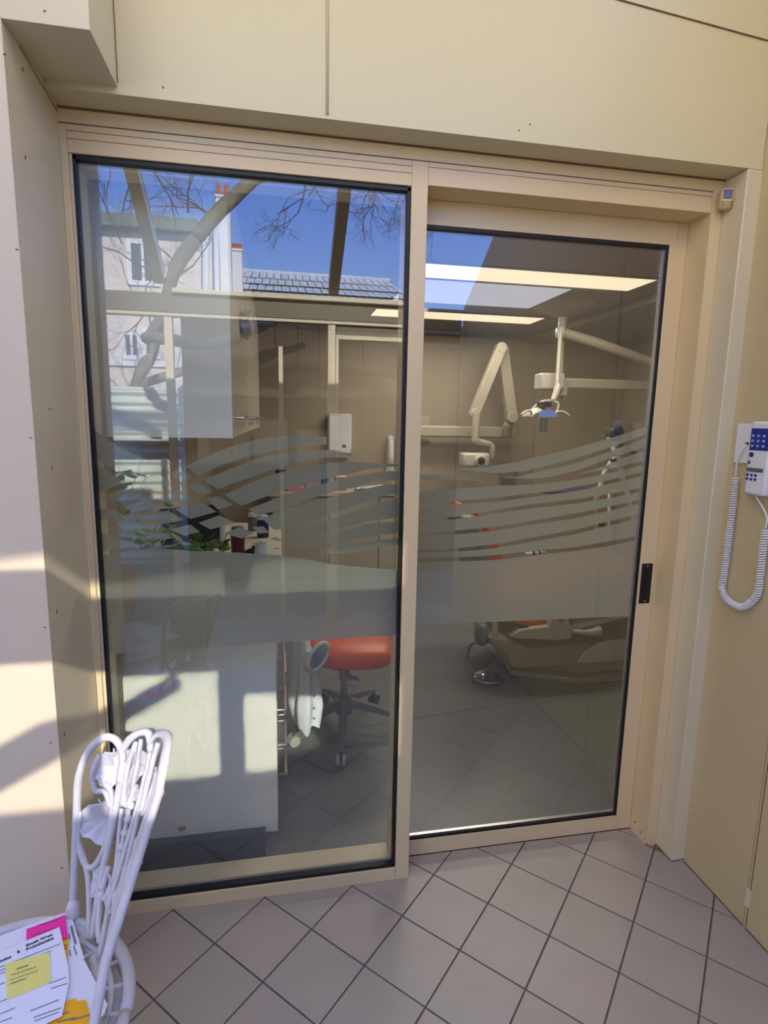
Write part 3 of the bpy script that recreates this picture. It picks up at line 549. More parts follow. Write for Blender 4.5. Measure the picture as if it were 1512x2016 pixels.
box('lamp_cap', 'blackplastic', 1.885, 1.945, 2.08, 2.20, 1.648, 1.685, lh, bevel=.005); MB().lathe([(.03, -.05), (.032, -.04), (.027, -.03), (.027, .04)], (1.91, 2.12, 1.53), 14).build('lamp_socket', 'dgrey', lh, smooth='auto')
for sgn, xx in ((-1, 1.83), (1, 1.99)): MB().tube(smooth_path([(xx, 2.16, 1.575), (xx+sgn*.02, 2.12, 1.615), (xx+sgn*.06, 2.11, 1.618), (xx+sgn*.105, 2.10, 1.59)], 5), .0075, 8).build('grip', 'gwhite', lh, smooth=True)
# ================================================================== dental chair
dc = thing('dental_chair', 'dental chair with orange upholstery on a low taupe hydraulic base', 'dental chair', (2.0, 1.6, 0))
def prism(pts, y0, y1, name, m, parent, bevel=.012): return MB().poly([(x, y0, z) for x, z in pts], (0, y1-y0, 0)).build(name, m, parent, bevel=bevel)
MB().poly([(1.44, 1.42, .0005), (1.78, 1.24, .0005), (2.90, 1.24, .0005), (2.9, 2.0, .0005), (1.60, 2.0, .0005)], (0, 0, .035)).build('floor_plate', 'taupe', dc, bevel=.008)
MB().poly([(1.52, 1.44, .034), (1.85, 1.29, .034), (2.85, 1.29, .034), (2.85, 1.95, .034), (1.65, 1.95, .034)], (0, 0, .075)).build('base_skirt', 'taupe', dc, bevel=.02)
prism([(1.235, .315), (1.26, .275), (1.36, .215), (1.385, .125), (1.45, .11), (1.80, .115), (1.90, .13), (2.9, .135), (2.9, .26), (1.95, .245), (1.50, .23), (1.36, .29)], 1.27, 1.85, 'lift_housing', 'taupe', dc, .015)
prism([(1.79, .128), (1.82, .19), (1.90, .245), (2.0, .262), (2.9, .265), (2.9, .13)], 1.245, 1.262, 'side_cover', 'equip', dc, .008)
prism([(1.34, .335), (1.40, .315), (1.62, .292), (1.72, .300), (1.73, .34), (1.70, .42), (1.69, .52), (1.60, .52), (1.575, .38), (1.40, .37)], 1.22, 1.262, 'pivot_bracket', 'equip', dc, .008)
MB().tube([(1.652, 1.222, .420), (1.652, 1.216, .420)], .018, 14).build('pivot_bolt', 'polish', dc, smooth='auto')
MB().tube([(1.27, 1.27, .42), (1.275, 1.27, .30)], .017, 12).build('hinge_post', 'equip', dc, smooth='auto')
MB().blob((1.22, 1.35, .31), .035, .06, .07, .7).build('end_cap', 'grey', dc, smooth=True)
MB().tube([(1.73, 1.22, .345), (1.80, 1.22, .335), (1.86, 1.22, .33), (1.905, 1.22, .34)], [.012, .014, .024, .030], 10)  .build('lever', 'equip', dc, smooth=True)
MB().tube(smooth_path([(1.33, 1.25, .41), (1.40, 1.25, .385), (1.47, 1.25, .36), (1.43, 1.24, .33), (1.36, 1.25, .34)], 5), .012, 8).build('linkage', 'blackplastic', dc, smooth=True)
prism([(1.42, .345), (1.52, .30), (1.60, .33), (1.80, .40), (2.20, .49), (2.90, .53), (2.90, .61), (2.2, .60), (1.80, .56), (1.45, .46), (1.36, .40)], 1.28, 1.80, 'seat_cushion', 'vinylseat', dc, .03)
prism([(1.50, .30), (1.60, .30), (2.15, .40), (2.15, .43), (1.60, .345), (1.50, .345)], 1.262, 1.80, 'seat_frame', 'equip', dc, .006)
prism([(1.339, 0.36), (1.514, 0.4), (1.411, 0.66), (1.338, 0.85), (1.2, 1.03), (1.165, 1.02), (1.239, 0.86), (1.291, 0.66)], 1.46, 1.84, 'back_cushion', 'vinylseat', dc, .02)
prism([(1.306, 0.34), (1.37, 0.37), (1.321, 0.66), (1.259, 0.86), (1.185, 1.0), (1.105, 0.98), (1.194, 0.82), (1.242, 0.6)], 1.44, 1.86, 'back_shell', 'taupe', dc, .02)
fc = thing('foot_control', 'round chrome foot control disc on the vinyl floor beside the dental chair', 'foot control', (1.28, 1.40, 0))
MB().lathe([(.098, 0), (.10, .008), (.086, .012)], (1.285, 1.385, 0), 28).build('base_ring', 'dgrey', fc, smooth='auto'); MB().lathe([(.086, .012), (.084, .022), (.05, .042), (.012, .056), (.002, .057)], (1.285, 1.385, 0), 28).build('disc', 'polish', fc, smooth='auto')
MB().tube(smooth_path([(1.225, 1.43, .02), (1.20, 1.50, .05), (1.205, 1.5, .16), (1.25, 1.48, .20), (1.34, 1.46, .20)], 6), .009, 8).build('cable', 'taupe', fc, smooth=True)
# delivery unit at the right with its tubes, navy tray and black lamp head
du = thing('delivery_unit', 'dental delivery unit of white jointed tubes with a navy tray behind the stripes', 'dental unit', (2.4, 2.0, 0))
def atY(px, py, Y=2.0): return on('y', Y, px, py)
MB().tube([atY(1200, 860), atY(1215, 900), atY(1245, 1000), atY(1258, 1080), atY(1262, 1110)], .020, 12).build('main_tube', 'gwhite', du, smooth=True)
MB().tube([atY(1228, 872), atY(1190, 930), atY(1172, 985), atY(1176, 1112)], .017, 12).build('side_tube', 'gwhite', du, smooth=True)
MB().tube([atY(1199, 955), atY(1199, 1040), atY(1192, 1100)], .009, 8).build('hose', 'gwhite', du, smooth=True)
q = atY(1060, 958); MB().box(q.x-.03, q.x+.40, 1.80, 2.10, q.z-.030, q.z-.008).build('tray', 'navy', du, bevel=.006)
MB().tube([atY(1176, 1112), (atY(1176, 1112).x, 2.0, .30)], .03, 14).build('pedestal', 'gwhite', du, smooth='auto'); box('pedestal_foot', 'equip', 2.26, 2.62, 2.01, 2.3, 0, .30, du, bevel=.02)
q = atY(1211, 855); MB().blob(q, .055, .05, .062, .6, T=Matrix.Rotation(R(-20), 3, 'Y')).build('lamp_head', 'dgrey', du, smooth=True, label='dark grey lamp head')
for px, py in ((1207, 906), (1248, 890), (1185, 1033), (1232, 1015)): q = atY(px, py, 1.98); MB().blob(q, .020, .02, .013, .7).build('clamp', 'blackplastic', du, smooth=True)
hp = thing('hand_piece', 'white and black banded hand instrument hooked beside the dental chair', 'instrument', (1.6, 1.9, .9))
q0, q1 = on('y', 2.0, 1035, 1091), on('y', 2.0, 1075, 1088)
MB().tube([q0, q0.lerp(q1, .5), q1], .015, 10).build('grip', 'gwhite', hp, smooth=True); MB().tube([q0.lerp(q1, .3), q0.lerp(q1, .42)], .017, 10).tube([q0.lerp(q1, .62), q0.lerp(q1, .7)], .017, 10).build('bands', 'blackplastic', hp)
MB().tube([q1, (q1.x+.05, 2.0, q1.z-.03), (q1.x+.10, 2.0, q1.z-.25)], .008, 8).build('hose', 'equip', hp, smooth=True)
# ================================================================== devices on the right wall
ms = thing('motion_sensor', 'small yellowed motion sensor in the top right corner of the door recess', 'sensor', (1.39, -.03, 2.19))
c = on('y', -.03, 1429, 392); T = Matrix.Translation(c) @ Matrix.Rotation(R(-22), 4, 'Z') @ Matrix.Rotation(R(3), 4, 'Y')
MB().box(-.017, .019, -.014, .018, -.030, .030, T).build('housing', 'sensor', ms, bevel=.009); MB().box(-.012, .012, -.0155, -.012, -.004, .022, T).build('lens', 'lens', ms, bevel=.002)
for z in (-.012, -.017, -.022): MB().box(-.014, .016, -.0148, -.012, z, z+.0012, T).build('ridge', 'seam', ms)
box('bracket', 'trim', c.x+.012, 1.413, c.y-.004, c.y+.016, c.z-.022, c.z+.026, ms, bevel=.002)
WX = 1.4618
def wp(px, py, dx=0): return on('x', WX-dx, px, py)
sp = thing('wall_socket', 'white square telephone wall plate on the cream side wall', 'wall plate', (WX, -.15, 1.48))
a, b, c_, d_ = wp(1459, 836), wp(1497, 838), wp(1493, 913), wp(1452, 910)
box('plate', 'white', WX-.010, WX, -.196, -.112, 1.421, 1.541, sp, bevel=.003)
q = wp(1471, 874, .01); box('jack', 'dgrey', WX-.0112, WX-.0098, q.y-.006, q.y+.006, q.z-.004, q.z+.005, sp)
ph = thing('wall_telephone', 'white wall telephone handset with navy keypad at the right edge', 'telephone', (WX, -.24, 1.44))
box('cradle', 'white', WX-.018, WX, -.272, -.206, 1.36, 1.53, ph, bevel=.004)
box('body', 'white', WX-.045, WX-.018, -.276, -.200, 1.335, 1.548, ph, bevel=.008)
box('keypad', 'blue', WX-.0462, WX-.0448, -.270, -.206, 1.465, 1.528, ph, bevel=.0006)
for r_ in range(3):
    for c2 in range(3): box('button', 'button', WX-.048, WX-.046, -.220-.019*c2, -.211-.019*c2, 1.474+.0145*r_, 1.481+.0145*r_, ph, bevel=.0008)
MB().tube([(WX-.0448, -.216, 1.452), (WX-.047, -.216, 1.452)], .0075, 14).build('round_button', 'blue', ph)
box('side_button', 'lcd', WX-.0465, WX-.0448, -.215, -.206, 1.424, 1.434, ph); box('display', 'lcd', WX-.0465, WX-.0448, -.262, -.206, 1.403, 1.414, ph)
for r_ in range(2):
    for c2 in range(3): MB().tube([(WX-.0448, -.211-.014*c2, 1.393-.012*r_), (WX-.047, -.211-.014*c2, 1.393-.012*r_)], .0042, 10).build('button', 'blue', ph)
cd_ = thing('telephone_cord', 'white coiled telephone cord looping down the side wall', 'cord', (WX, -.15, 1.2))
pts = [wp(1448, 940, .018), wp(1444, 985, .018), wp(1437, 1040, .018), wp(1430, 1095, .018), wp(1424, 1140, .018), wp(1421, 1160, .018), wp(1432, 1180, .018), wp(1450, 1192, .018), wp(1465, 1194, .018), wp(1482, 1182, .018), wp(1492, 1165, .018), wp(1497, 1130, .018), wp(1502, 1080, .018), wp(1507, 1042, .018)]
path = smooth_path(pts, 24); L = [0]
for i in range(1, len(path)): L.append(L[-1]+(path[i]-path[i-1]).length)
def along(t):
    t = max(0, min(t, L[-1])); i = 0
    lo, hi = 0, len(L)-2
    while lo < hi:
        m_ = (lo+hi+1)//2
        if L[m_] <= t: lo = m_
        else: hi = m_-1
    return path[lo].lerp(path[lo+1], (t-L[lo])/max(1e-9, L[lo+1]-L[lo])), (path[lo+1]-path[lo]).normalized()
turns = int(L[-1]/.0074); hel = []
for k in range(turns*12+1):
    p, t = along(L[-1]*k/(turns*12)); n = Vector((1, 0, 0)); w = t.cross(n).normalized(); a = 2*math.pi*k/12
    hel.append(p+n*math.cos(a)*.0088+w*math.sin(a)*.0088)
MB().tube(hel, .0027, 6).build('coil', 'white', cd_, smooth=True)
MB().tube(smooth_path([wp(1471, 875, .012), wp(1460, 885, .022), wp(1452, 905, .024), wp(1448, 940, .018)], 6), .0026, 8).build('lead', 'white', cd_, smooth=True)
MB().tube(smooth_path([wp(1507, 1042, .018), wp(1509, 1015, .02), (WX-.03, -.23, 1.335)], 6), .0026, 8).build('lead', 'white', cd_, smooth=True)
# ================================================================== cast garden chair
gc = thing('garden_chair', 'ornate white cast aluminium garden chair with leaf scroll back holding papers', 'chair', (-.46, -.69, 0))
def bil(P, h):                            # polyline by height
    for (h0, p0), (h1, p1) in zip(P, P[1:]):
        if h <= h1 or (h1, p1) == P[-1]: return Vector(p0).lerp(Vector(p1), (h-h0)/(h1-h0))
PA = [(0, (-.395, -.462, .45)), (.32, (-.368, -.446, .77)), (.42, (-.352, -.428, .87))]
PB = [(-.1, (-.275, -.800, .36)), (0, (-.272, -.752, .46)), (.10, (-.258, -.690, .56)), (.22, (-.222, -.605, .67)), (.33, (-.184, -.560, .79)), (.42, (-.166, -.535, .885))]
def bk(s_, h):
    p = bil(PA, h).lerp(bil(PB, h), s_); return p+Vector((.75, .66, 0))*(.05+.09*h)*4*s_*(1-s_)*.72
def cur(pts, r=.0062, parent=gc, name='scroll', n=6, flat=1):
    q = smooth_path([Vector((a, b, 0)) for a, b in pts], n); return MB().tube([bk(v.x, v.y) for v in q], r, 8, flat=flat).build(name, 'chair', parent, smooth=True)
cur([(0, 0), (0, .1), (0, .22), (.0, .31), (.03, .365), (.10, .392), (.19, .385), (.27, .35), (.29, .30)], .0085, name='back_rail')
cur([(.25, .36), (.30, .385), (.38, .398), (.47, .395), (.54, .365)], .0085, name='back_rail')
cur([(.50, .38), (.57, .398), (.70, .405), (.84, .405), (.94, .395), (1, .365), (1, .30), (1, .2), (1, .1), (1, 0), (1.0, -.06)], .0105, name='back_rail', flat=.6)
cur([(.29, .34), (.30, .22), (.30, .1), (.31, 0)], .008, name='stem'); cur([(.54, .365), (.55, .25), (.52, .1), (.50, 0)], .006, name='stem'); cur([(.80, .395), (.78, .28), (.70, .12), (.66, 0)], .006, name='stem')
cur([(0, .185), (.05, .15), (.14, .10), (.22, .02), (.25, -.01)], .0065)
cur([(.02, .24), (.02, .17), (.09, .125), (.18, .125), (.26, .165), (.28, .22), (.24, .275), (.16, .30)]); cur([(.10, .36), (.08, .32), (.11, .285), (.18, .28), (.25, .25)])
cur([(.36, .38), (.33, .33), (.36, .27), (.42, .26), (.46, .30)]); cur([(.40, .385), (.42, .33), (.45, .24), (.50, .12)], .005); cur([(.62, .385), (.60, .34), (.63, .27), (.70, .27), (.74, .34)]); cur([(.36, .14), (.34, .08), (.38, .03), (.46, .02)])
cur([(.36, .25), (.40, .2), (.47, .14), (.50, .06)], .0048); cur([(.84, .375), (.88, .30), (.86, .18), (.80, .08)], .0055); cur([(.56, .30), (.62, .20), (.66, .10)], .005)
cur([(.85, .35), (.93, .25), (.93, .15), (.86, .05)], .006); cur([(.70, .22), (.78, .16), (.82, .06)], .005)
LEAF = [(0, .02), (.22, -.04), (.46, .06), (.60, .26), (.52, .42), (.50, .58), (.34, .68), (.26, .84), (.10, .96), (0, 1.08), (-.12, .92), (-.28, .82), (-.34, .66), (-.52, .54), (-.50, .40), (-.60, .24), (-.44, .04), (-.2, -.04)]
def leafp(s0, h0, size, rot, name='leaf'):
    c = bk(s0, h0); us = (bk(s0+.02, h0)-bk(s0-.02, h0)).normalized(); uh = (bk(s0, h0+.01)-bk(s0, h0-.01)).normalized(); nn = us.cross(uh).normalized()
    ca, sa = math.cos(R(rot)), math.sin(R(rot)); m_ = MB(); mid = []
    def P(x, y, k=0): X = (x*ca-y*sa)*size; Y = (x*sa+y*ca)*size; return c+us*X+uh*Y+nn*(k*size)
    out = [P(x, y, .0) for x, y in LEAF]; cen = P(0, .45, -.22); n = len(out)
    m_.v += out+[cen]
    for i in range(n): m_.f.append((i, (i+1) % n, n))
    m_.build(name, 'chair', gc, smooth=False, solid=.004)
    MB().tube([P(0, -.1, -.02), P(0, .45, -.25), P(0, 1, 0)], .0022, 6).build('leaf_vein', 'chair', gc, smooth=True)
leafp(.15, .255, .100, 200); leafp(.19, .36, .078, 185); leafp(.37, .36, .075, 175); leafp(.42, .30, .05, 160); leafp(.66, .335, .07, 180); leafp(.36, .13, .07, 150); leafp(.60, .16, .07, 190); leafp(.80, .22, .07, 170); leafp(.88, .335, .05, 180); leafp(.50, .08, .05, 10)
for s_, h in ((.33, .10), (.34, .085), (.46, .26), (.465, .235), (.47, .21), (.475, .185)): MB().blob(bk(s_, h), .009, .009, .009, 1, 10, 8).build('berry', 'chair', gc, smooth=True)
SCx, SCy = -.462, -.692
rim = [(SCx+.232*math.cos(a), SCy+.232*math.sin(a), .443) for a in [k*2*math.pi/60 for k in range(61)]]
MB().tube(rim, .012, 10, flat=.8).build('seat_rim', 'chair', gc, smooth=True)
MB().lathe([(.226, .402), (.232, .40), (.234, .436), (.226, .438)], (SCx, SCy, 0), 48).build('apron', 'chair', gc, smooth='auto') if 0 else None
ap = MB()
for k in range(48):
    a0, a1 = k*2*math.pi/48, (k+1)*2*math.pi/48
    zz = .395+.012*abs(math.sin(6*a0)); ap.quad((SCx+.23*math.cos(a0), SCy+.23*math.sin(a0), .44), (SCx+.23*math.cos(a1), SCy+.23*math.sin(a1), .44), (SCx+.226*math.cos(a1), SCy+.226*math.sin(a1), .395+.012*abs(math.sin(6*a1))), (SCx+.226*math.cos(a0), SCy+.226*math.sin(a0), zz))
ap.build('apron', 'chair', gc, smooth=True, solid=.005)
gr = MB()                                  # pierced seat lattice: rings and petals
for r_ in (.20, .155, .105, .05): gr.tube([(SCx+r_*math.cos(a), SCy+r_*math.sin(a), .441) for a in [k*2*math.pi/40 for k in range(41)]], .006, 6, flat=.5)
for k in range(24):
    a = k*2*math.pi/24; b = a+.13; gr.tube([(SCx+.05*math.cos(a), SCy+.05*math.sin(a), .441), (SCx+.12*math.cos(b), SCy+.12*math.sin(b), .441), (SCx+.23*math.cos(a), SCy+.23*math.sin(a), .441)], .0055, 6, flat=.5)
gr.build('seat_lattice', 'chair', gc, smooth=True)
for a in (40, 140, 220, 320):
    a = R(a); p = Vector((SCx+.20*math.cos(a), SCy+.20*math.sin(a), .43)); d = Vector((math.cos(a), math.sin(a), 0))
    MB().tube(smooth_path([p, p+d*.03+Vector((0, 0, -.12)), p-d*.01+Vector((0, 0, -.27)), p+d*.03+Vector((0, 0, -.42)), p+d*.05+Vector((0, 0, -.4295))], 5), [.013]*12+[.011]*9, 8).build('leg', 'chair', gc, smooth=True)
cur([(0, 0), (.1, -.01), (.3, -.02), (.5, -.02), (.7, -.02), (1, -.01)], .012, name='back_base', flat=.7)
MB().tube(smooth_path([bk(1, .02), (-.272, -.790, .38), (-.270, -.800, .25), (-.262, -.805, .10), (-.250, -.815, .006)], 5), [.0125]*11+[.011]*10, 10).build('leg', 'chair', gc, smooth=True)
MB().blob(bk(.02, .0)+Vector((0, 0, .012)), .016, .016, .03, .9, 12, 8).build('knuckle', 'chair', gc, smooth=True)
# papers
def sheet(name, px, z, m, label, cat='paper', th=.0010, base=.458):
    z = z+.0; pts = [on('z', z, *p) for p in px]; cen = sum(pts, Vector())/len(pts)
    t = thing(name, label, cat, (cen.x, cen.y, z)); MB().poly([(p.x, p.y, z-th) for p in pts], (0, 0, th)).build('page', m, t); return t
def lines(t, z, rows_, m='papergrey', w=1.0):
    for (a, b) in rows_:
        p, q = on('z', z, *a), on('z', z, *b); d = (q-p).normalized(); n = Vector((-d.y, d.x, 0))*.0011*w
        MB().quad(p-n, q-n, q+n, p+n).build('printed_line', m, t)
sheet('paper_sheet', [(-60,1905),(-20,1850),(104,1803),(150,1900),(60,2030),(-60,2060)], .4565, 'paper', 'plain white sheet at the bottom of the pile, its edge beyond the pink one')
t = sheet('paper_form', [(110,1802),(138,1794),(166,1888),(160,1890),(132,1903),(80,1850)], .4585, 'paper', 'white printed form standing out behind the pink sheet on the chair seat')
lines(t, .4592, [((139,1824),(148,1860)), ((141,1822),(150,1858)), ((137,1870),(139,1882)), ((145,1862),(151,1880)), ((136,1838),(138,1850))], 'papergrey')
t = sheet('paper_sheet', [(105,1890),(166,1890),(212,1978),(204,1998),(130,2060),(60,2060)], .4600, 'paper', 'white sheet lying towards the chair back between two orange ones')
t = sheet('orange_sheet', [(112,1850),(135,1846),(133,1896),(130,1905),(60,1960),(60,1900)], .4615, 'orange', 'orange sheet peeping out below the pink paper')
lines(t, .4622, [((124,1862),(132,1860)), ((124,1868),(132,1866)), ((126,1880),(131,1878))], 'ink', .8)
t = sheet('orange_sheet', [(60,2016),(96,1986),(124,1972),(149,1965),(152,1971),(168,1968),(176,1996),(186,2030),(160,2070),(40,2070)], .4625, 'orange', 'orange sheet with torn edge nearest the bottom of the picture')
lines(t, .4632, [((110,1999),(136,1992)), ((84,2014),(100,2009)), ((140,2008),(176,1998)), ((112,2012),(150,2003))], 'papergrey', 1.2)
t = sheet('pink_sheet', [(12,1868),(52,1852),(52,1829),(100,1812),(128,1801),(134,1846),(118,1850),(60,1900),(0,1920)], .4645, 'pink', 'hot pink paper under the letter on the garden chair')
lines(t, .4652, [((75,1822),(115,1810)), ((62,1842),(112,1826))], 'red', .5)
t = sheet('paper_letter', [(-40,1890),(117,1825),(134,1900),(136,1934),(122,2000),(60,2030),(-60,2060)], .4675, 'paper', 'white clinic letter on top of the pile with a yellow note stuck on it')
lz = .4682
lines(t, lz, [((0,1904),(118,1858)), ((0,1911),(40,1896)), ((0,1917),(38,1903)), ((64,1885),(100,1872)), ((66,1890),(92,1880)), ((96,1936),(130,1924)), ((100,1946),(132,1936)), ((60,1990),(116,1968)), ((0,1972),(34,1958)), ((0,1996),(30,1984)), ((66,2003),(120,1984)), ((68,2010),(116,1992)), ((0,1938),(10,1934)), ((0,2012),(24,2003))], 'papergrey', .8)
def text(body, px, z, size, m, parent, ang, bold=.0):
    c = bpy.data.curves.new('lettering', 'FONT'); c.body = body; c.size = size; c.extrude = .0001; c.offset = bold; o = bpy.data.objects.new('lettering', c); COL.objects.link(o)
    p = on('z', z, *px); o.data.materials.append(M[m]); o.parent = parent; o.matrix_parent_inverse = Matrix.Translation(parent.location).inverted(); o.location = (p.x, p.y, z); o.rotation_euler = (0, 0, ang)
    bpy.context.view_layer.update(); me = bpy.data.meshes.new_from_object(o); n_ = bpy.data.objects.new('lettering', me); COL.objects.link(n_); n_.parent = parent; n_.matrix_parent_inverse = o.matrix_parent_inverse; n_.location = o.location; n_.rotation_euler = o.rotation_euler; bpy.data.objects.remove(o); n_.name = 'lettering'; return n_
p, q = on('z', lz, 50, 1866), on('z', lz, 92, 1848); an = math.atan2(q.y-p.y, q.x-p.x)
text('South West', (51, 1864), lz+.0002, .0095, 'ink', t, an, .0003); text('Periodontics', (51, 1872), lz+.0002, .0095, 'ink', t, an, .0003)
text('dontics', (-8, 1898), lz+.0002, .0085, 'ink', t, an, .0003); MB().poly([on('z', lz+.0002, *q_) for q_ in ((33,1875),(36,1870),(39,1874),(37,1877))]).build('mark', 'ink', t)
t = sheet('sticky_note', [(10,1898),(97,1874),(100,1930),(92,1936),(14,1968)], .4690, 'yellow', 'square yellow sticky note with handwriting on the letter', 'note')
for k, (a, b) in enumerate((((32,1908),(56,1900)), ((22,1920),(72,1903)), ((18,1930),(74,1911)), ((20,1937),(52,1926)))):
    p, q = on('z', .4695, *a), on('z', .4695, *b); n = 24; pts = [p.lerp(q, i/n)+Vector((0, .0022*math.sin(i*2.3+k), 0)) for i in range(n+1)]; MB().tube(pts, .00035, 4).build('handwriting', 'ink', t)
# ================================================================== conservatory frame behind the camera (seen mirrored)
EY = -2.46
cv = thing('conservatory_frame', 'cream painted conservatory frame of posts and eave beam mirrored in the window', 'frame', (0, EY, 0))
box('eave_beam', 'beam', -2.6, 1.46, EY-.06, EY+.0, 2.225, 2.345, cv); box('gutter_rail', 'post', -.62, 1.46, EY-.03, EY+.035, 2.345, 2.375, cv, bevel=.004); box('beam_lip', 'post', -2.6, 1.46, EY-.05, EY+.03, 2.195, 2.215, cv, bevel=.002)  # the eave beam's shade is painted in as a darker colour
for x in (-1.75, -.655, .442): box('post', 'post', x-.026, x+.026, EY-.04, EY+.02, 0.0, 2.195, cv, bevel=.002)
box('post', 'post', .070, .100, EY-.01, EY+.015, 0.0, 2.03, cv, bevel=.002)
box('light_stop_panel', 'beam', .475, 1.45, EY-.03, EY+.005, 2.125, 2.195, cv); box('door_head', 'post', .475, 1.45, EY-.03, EY+.018, 2.095, 2.125, cv, bevel=.002); box('door_stile', 'post', .4705, .490, EY-.03, EY+.024, .0, 2.125, cv, bevel=.002)  # dark panel added over the door head to stop a light strip
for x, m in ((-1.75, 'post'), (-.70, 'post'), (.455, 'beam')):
    w = .035; sl = .64
    MB().poly([(x-w, EY, 2.40), (x-w, EY+2.35, 2.40+2.35*sl), (x-w, EY+2.35, 2.50+2.35*sl), (x-w, EY, 2.50)], (2*w, 0, 0)).build('rafter', m, cv)
rg = MB().poly([(-2.6, -1.7, 3.01), (-2.6, .3, 4.09), (-2.6, .3, 4.12), (-2.6, -1.7, 3.04)], (4.2, 0, 0)).build('sky_block_sheet', 'wall', **ST); box('wall_side_sky_block', 'wall', -2.7, -2.6, -2.5, .0, 0, 3.6, **ST); rg.name = 'roof_sky_block'  # unseen roof sheet and side wall, added to keep blue sky light out
for x0, x1 in ((-1.71, -.74), (-.66, .415), (.495, 1.45)): MB().quad((x0, EY, 2.46), (x1, EY, 2.46), (x1, EY+2.3, 2.46+2.3*.64), (x0, EY+2.3, 2.46+2.3*.64)).build('glass_pane', 'roofglass', cv)
# ================================================================== yard, neighbours and tree (seen mirrored)
box('ground', 'paving', -40, 40, -60, -2.61, -.10, -.01, **ST)
bw = thing('boarded_shed', 'dark brown boarded shed wall standing in the yard behind the conservatory', 'shed', (2.2, -3.7, 0))
for k in range(28): box('board', 'darkwood', -.75+k*.2, -.75+k*.2+.194, -3.72, -3.68+.006*(k % 3), 0, 2.43, bw)
box('backing', 'darkwood', -.77, 4.8, -3.80, -3.73, 0, 2.43, bw)
box('capping', 'darkwood', -.77, 4.8, -3.74, -3.66, 2.43, 2.46, bw)
cf = thing('corrugated_fence', 'pale corrugated steel fence with sunlit ridges mirrored low in the window', 'fence', (-1.6, -4.5, 0))
zt = mir(280, 768, 4.54).z
for k in range(5):
    x0 = -4.6+k*.9; MB().grid(lambda u, v: (x0+.92*u, -4.5+-.024*math.sin(2*math.pi*v*zt/.10)+.004*k, v*zt), 1, 150).build('sheet', 'tin', cf, smooth=True, solid=.002)
box('cap_rail', 'tin', -4.6, -.1, -4.52, -4.47, zt, zt+.03, cf)
box('wall_far_sky_block', 'render', -16, -4.6, -8.0, -6.6, 0, 10, **ST)  # unseen block added to cover blue sky and bounce warm light
hs = thing('neighbour_house', 'tall pale rendered house with chimney mirrored at the upper left of the window', 'house', (-4, -8, 0))
HY = 8.04; a = mir(425, 455, HY); z1 = a.z; xr_ = a.x
box('wall', 'render', -4.55, xr_, -8.6, -8.0, 0, z1, hs)
g1 = mir(215, 432, HY); g2 = mir(385, 442, HY)
MB().poly([(-4.5, -7.85, z1-.02), (xr_-.3, -7.85, z1-.02), (xr_-.6, -8.3, g2.z+.05), (-4.5, -8.3, g2.z+.05)], (0, -.1, 0)).build('roof', 'guttergreen', hs); box('gutter', 'guttergreen', -4.5, xr_-.25, -7.95, -7.80, z1-.10, z1+.10, hs, bevel=.02)
def hwin(x0, y0, x1, y1):
    p, q = mir(x0, y0, HY), mir(x1, y1, HY); f = MB(); w = .07
    f.box(p.x-w, q.x+w, -8.0, -7.96, q.z-w, q.z).box(p.x-w, q.x+w, -8.0, -7.96, p.z, p.z+w).box(p.x-w, p.x, -8.0, -7.96, q.z, p.z).box(q.x, q.x+w, -8.0, -7.96, q.z, p.z).box((p.x+q.x)/2-.02, (p.x+q.x)/2+.02, -8, -7.965, q.z, p.z)
    wf_ = f.build('window', 'wrender', hs); box('pane', 'darkglass', p.x, q.x, -7.99, -7.98, q.z, p.z, wf_)
hwin(258, 480, 306, 555); hwin(248, 660, 272, 700); hwin(288, 655, 309, 698)
p = mir(240, 715, HY); box('string_course', 'wrender', -4.5, xr_, -8.0, -7.95, p.z-.04, p.z+.04, hs)
p0, p1 = mir(405, 452, 7.8), mir(405, 600, 7.8); MB().tube([p0, p1], .05, 8).build('downpipe', 'wrender', hs); p0, p1 = mir(425, 435, 7.8), mir(428, 600, 7.8); MB().tube([p0, p1], .04, 8).build('downpipe', 'wrender', hs)
def chimney(xl, xr2, yt, yb, Y, npots, label, m='wrender', potm='terracotta', ph_=22):
    p, q = mir(xl, yt, Y), mir(xr2, yb, Y); t = thing('chimney_stack', label, 'chimney', (p.x, .04-Y, q.z)); w = q.x-p.x; yb_ = .04-Y
    box('stack', m, p.x, q.x, yb_-w, yb_, 0, p.z-.22*w, t, bevel=.01); box('cap', m, p.x-.1*w, q.x+.1*w, yb_-1.1*w, yb_+.1*w, p.z-.22*w, p.z, t, bevel=.02)
    h = (mir(xl, yt-ph_, Y).z-p.z)
    for k in range(npots):
        cx = p.x+w*(k+.5)/npots; r = w*.19; pt = MB().lathe([(r*1.1, 0), (r*.85, h*.65), (r*.95, h*.68), (r*.8, h*.72), (r*.9, h), (r*.5, h)], (cx, yb_-w*.4, p.z), 12).build('chimney_pot', potm, t, smooth='auto')
        MB().lathe([(r*1.0, h*.92), (r*.2, h*1.15)], (cx, yb_-w*.4, p.z), 12).build('pot_cowl', potm, pt)
    return t
chimney(424, 457, 382, 600, 8.8, 2, 'tall white chimney with two terracotta pots mirrored in the window')
chimney(450, 478, 488, 600, 11.5, 3, 'shorter white chimney with small terracotta pots beside the slate roof', ph_=11)
sr = thing('slate_roofed_house', 'long house with a pale slate tiled roof mirrored across the sky', 'house', (3, -14, 0))
A0, A1 = mir(474, 533, 15), mir(768, 553, 15); zr = (A0.z+A1.z)/2; B0 = Vector((A0.x-.3, .04-12.6, A0.z-1.9)); B1 = Vector((A1.x+.9, .04-12.6, A0.z-1.9))
box('wall', 'render', B0.x+.3, B1.x-.3, -15.6, -12.9, 0, B0.z+.1, sr)
rw = MB(); nr, ncol = 8, 22
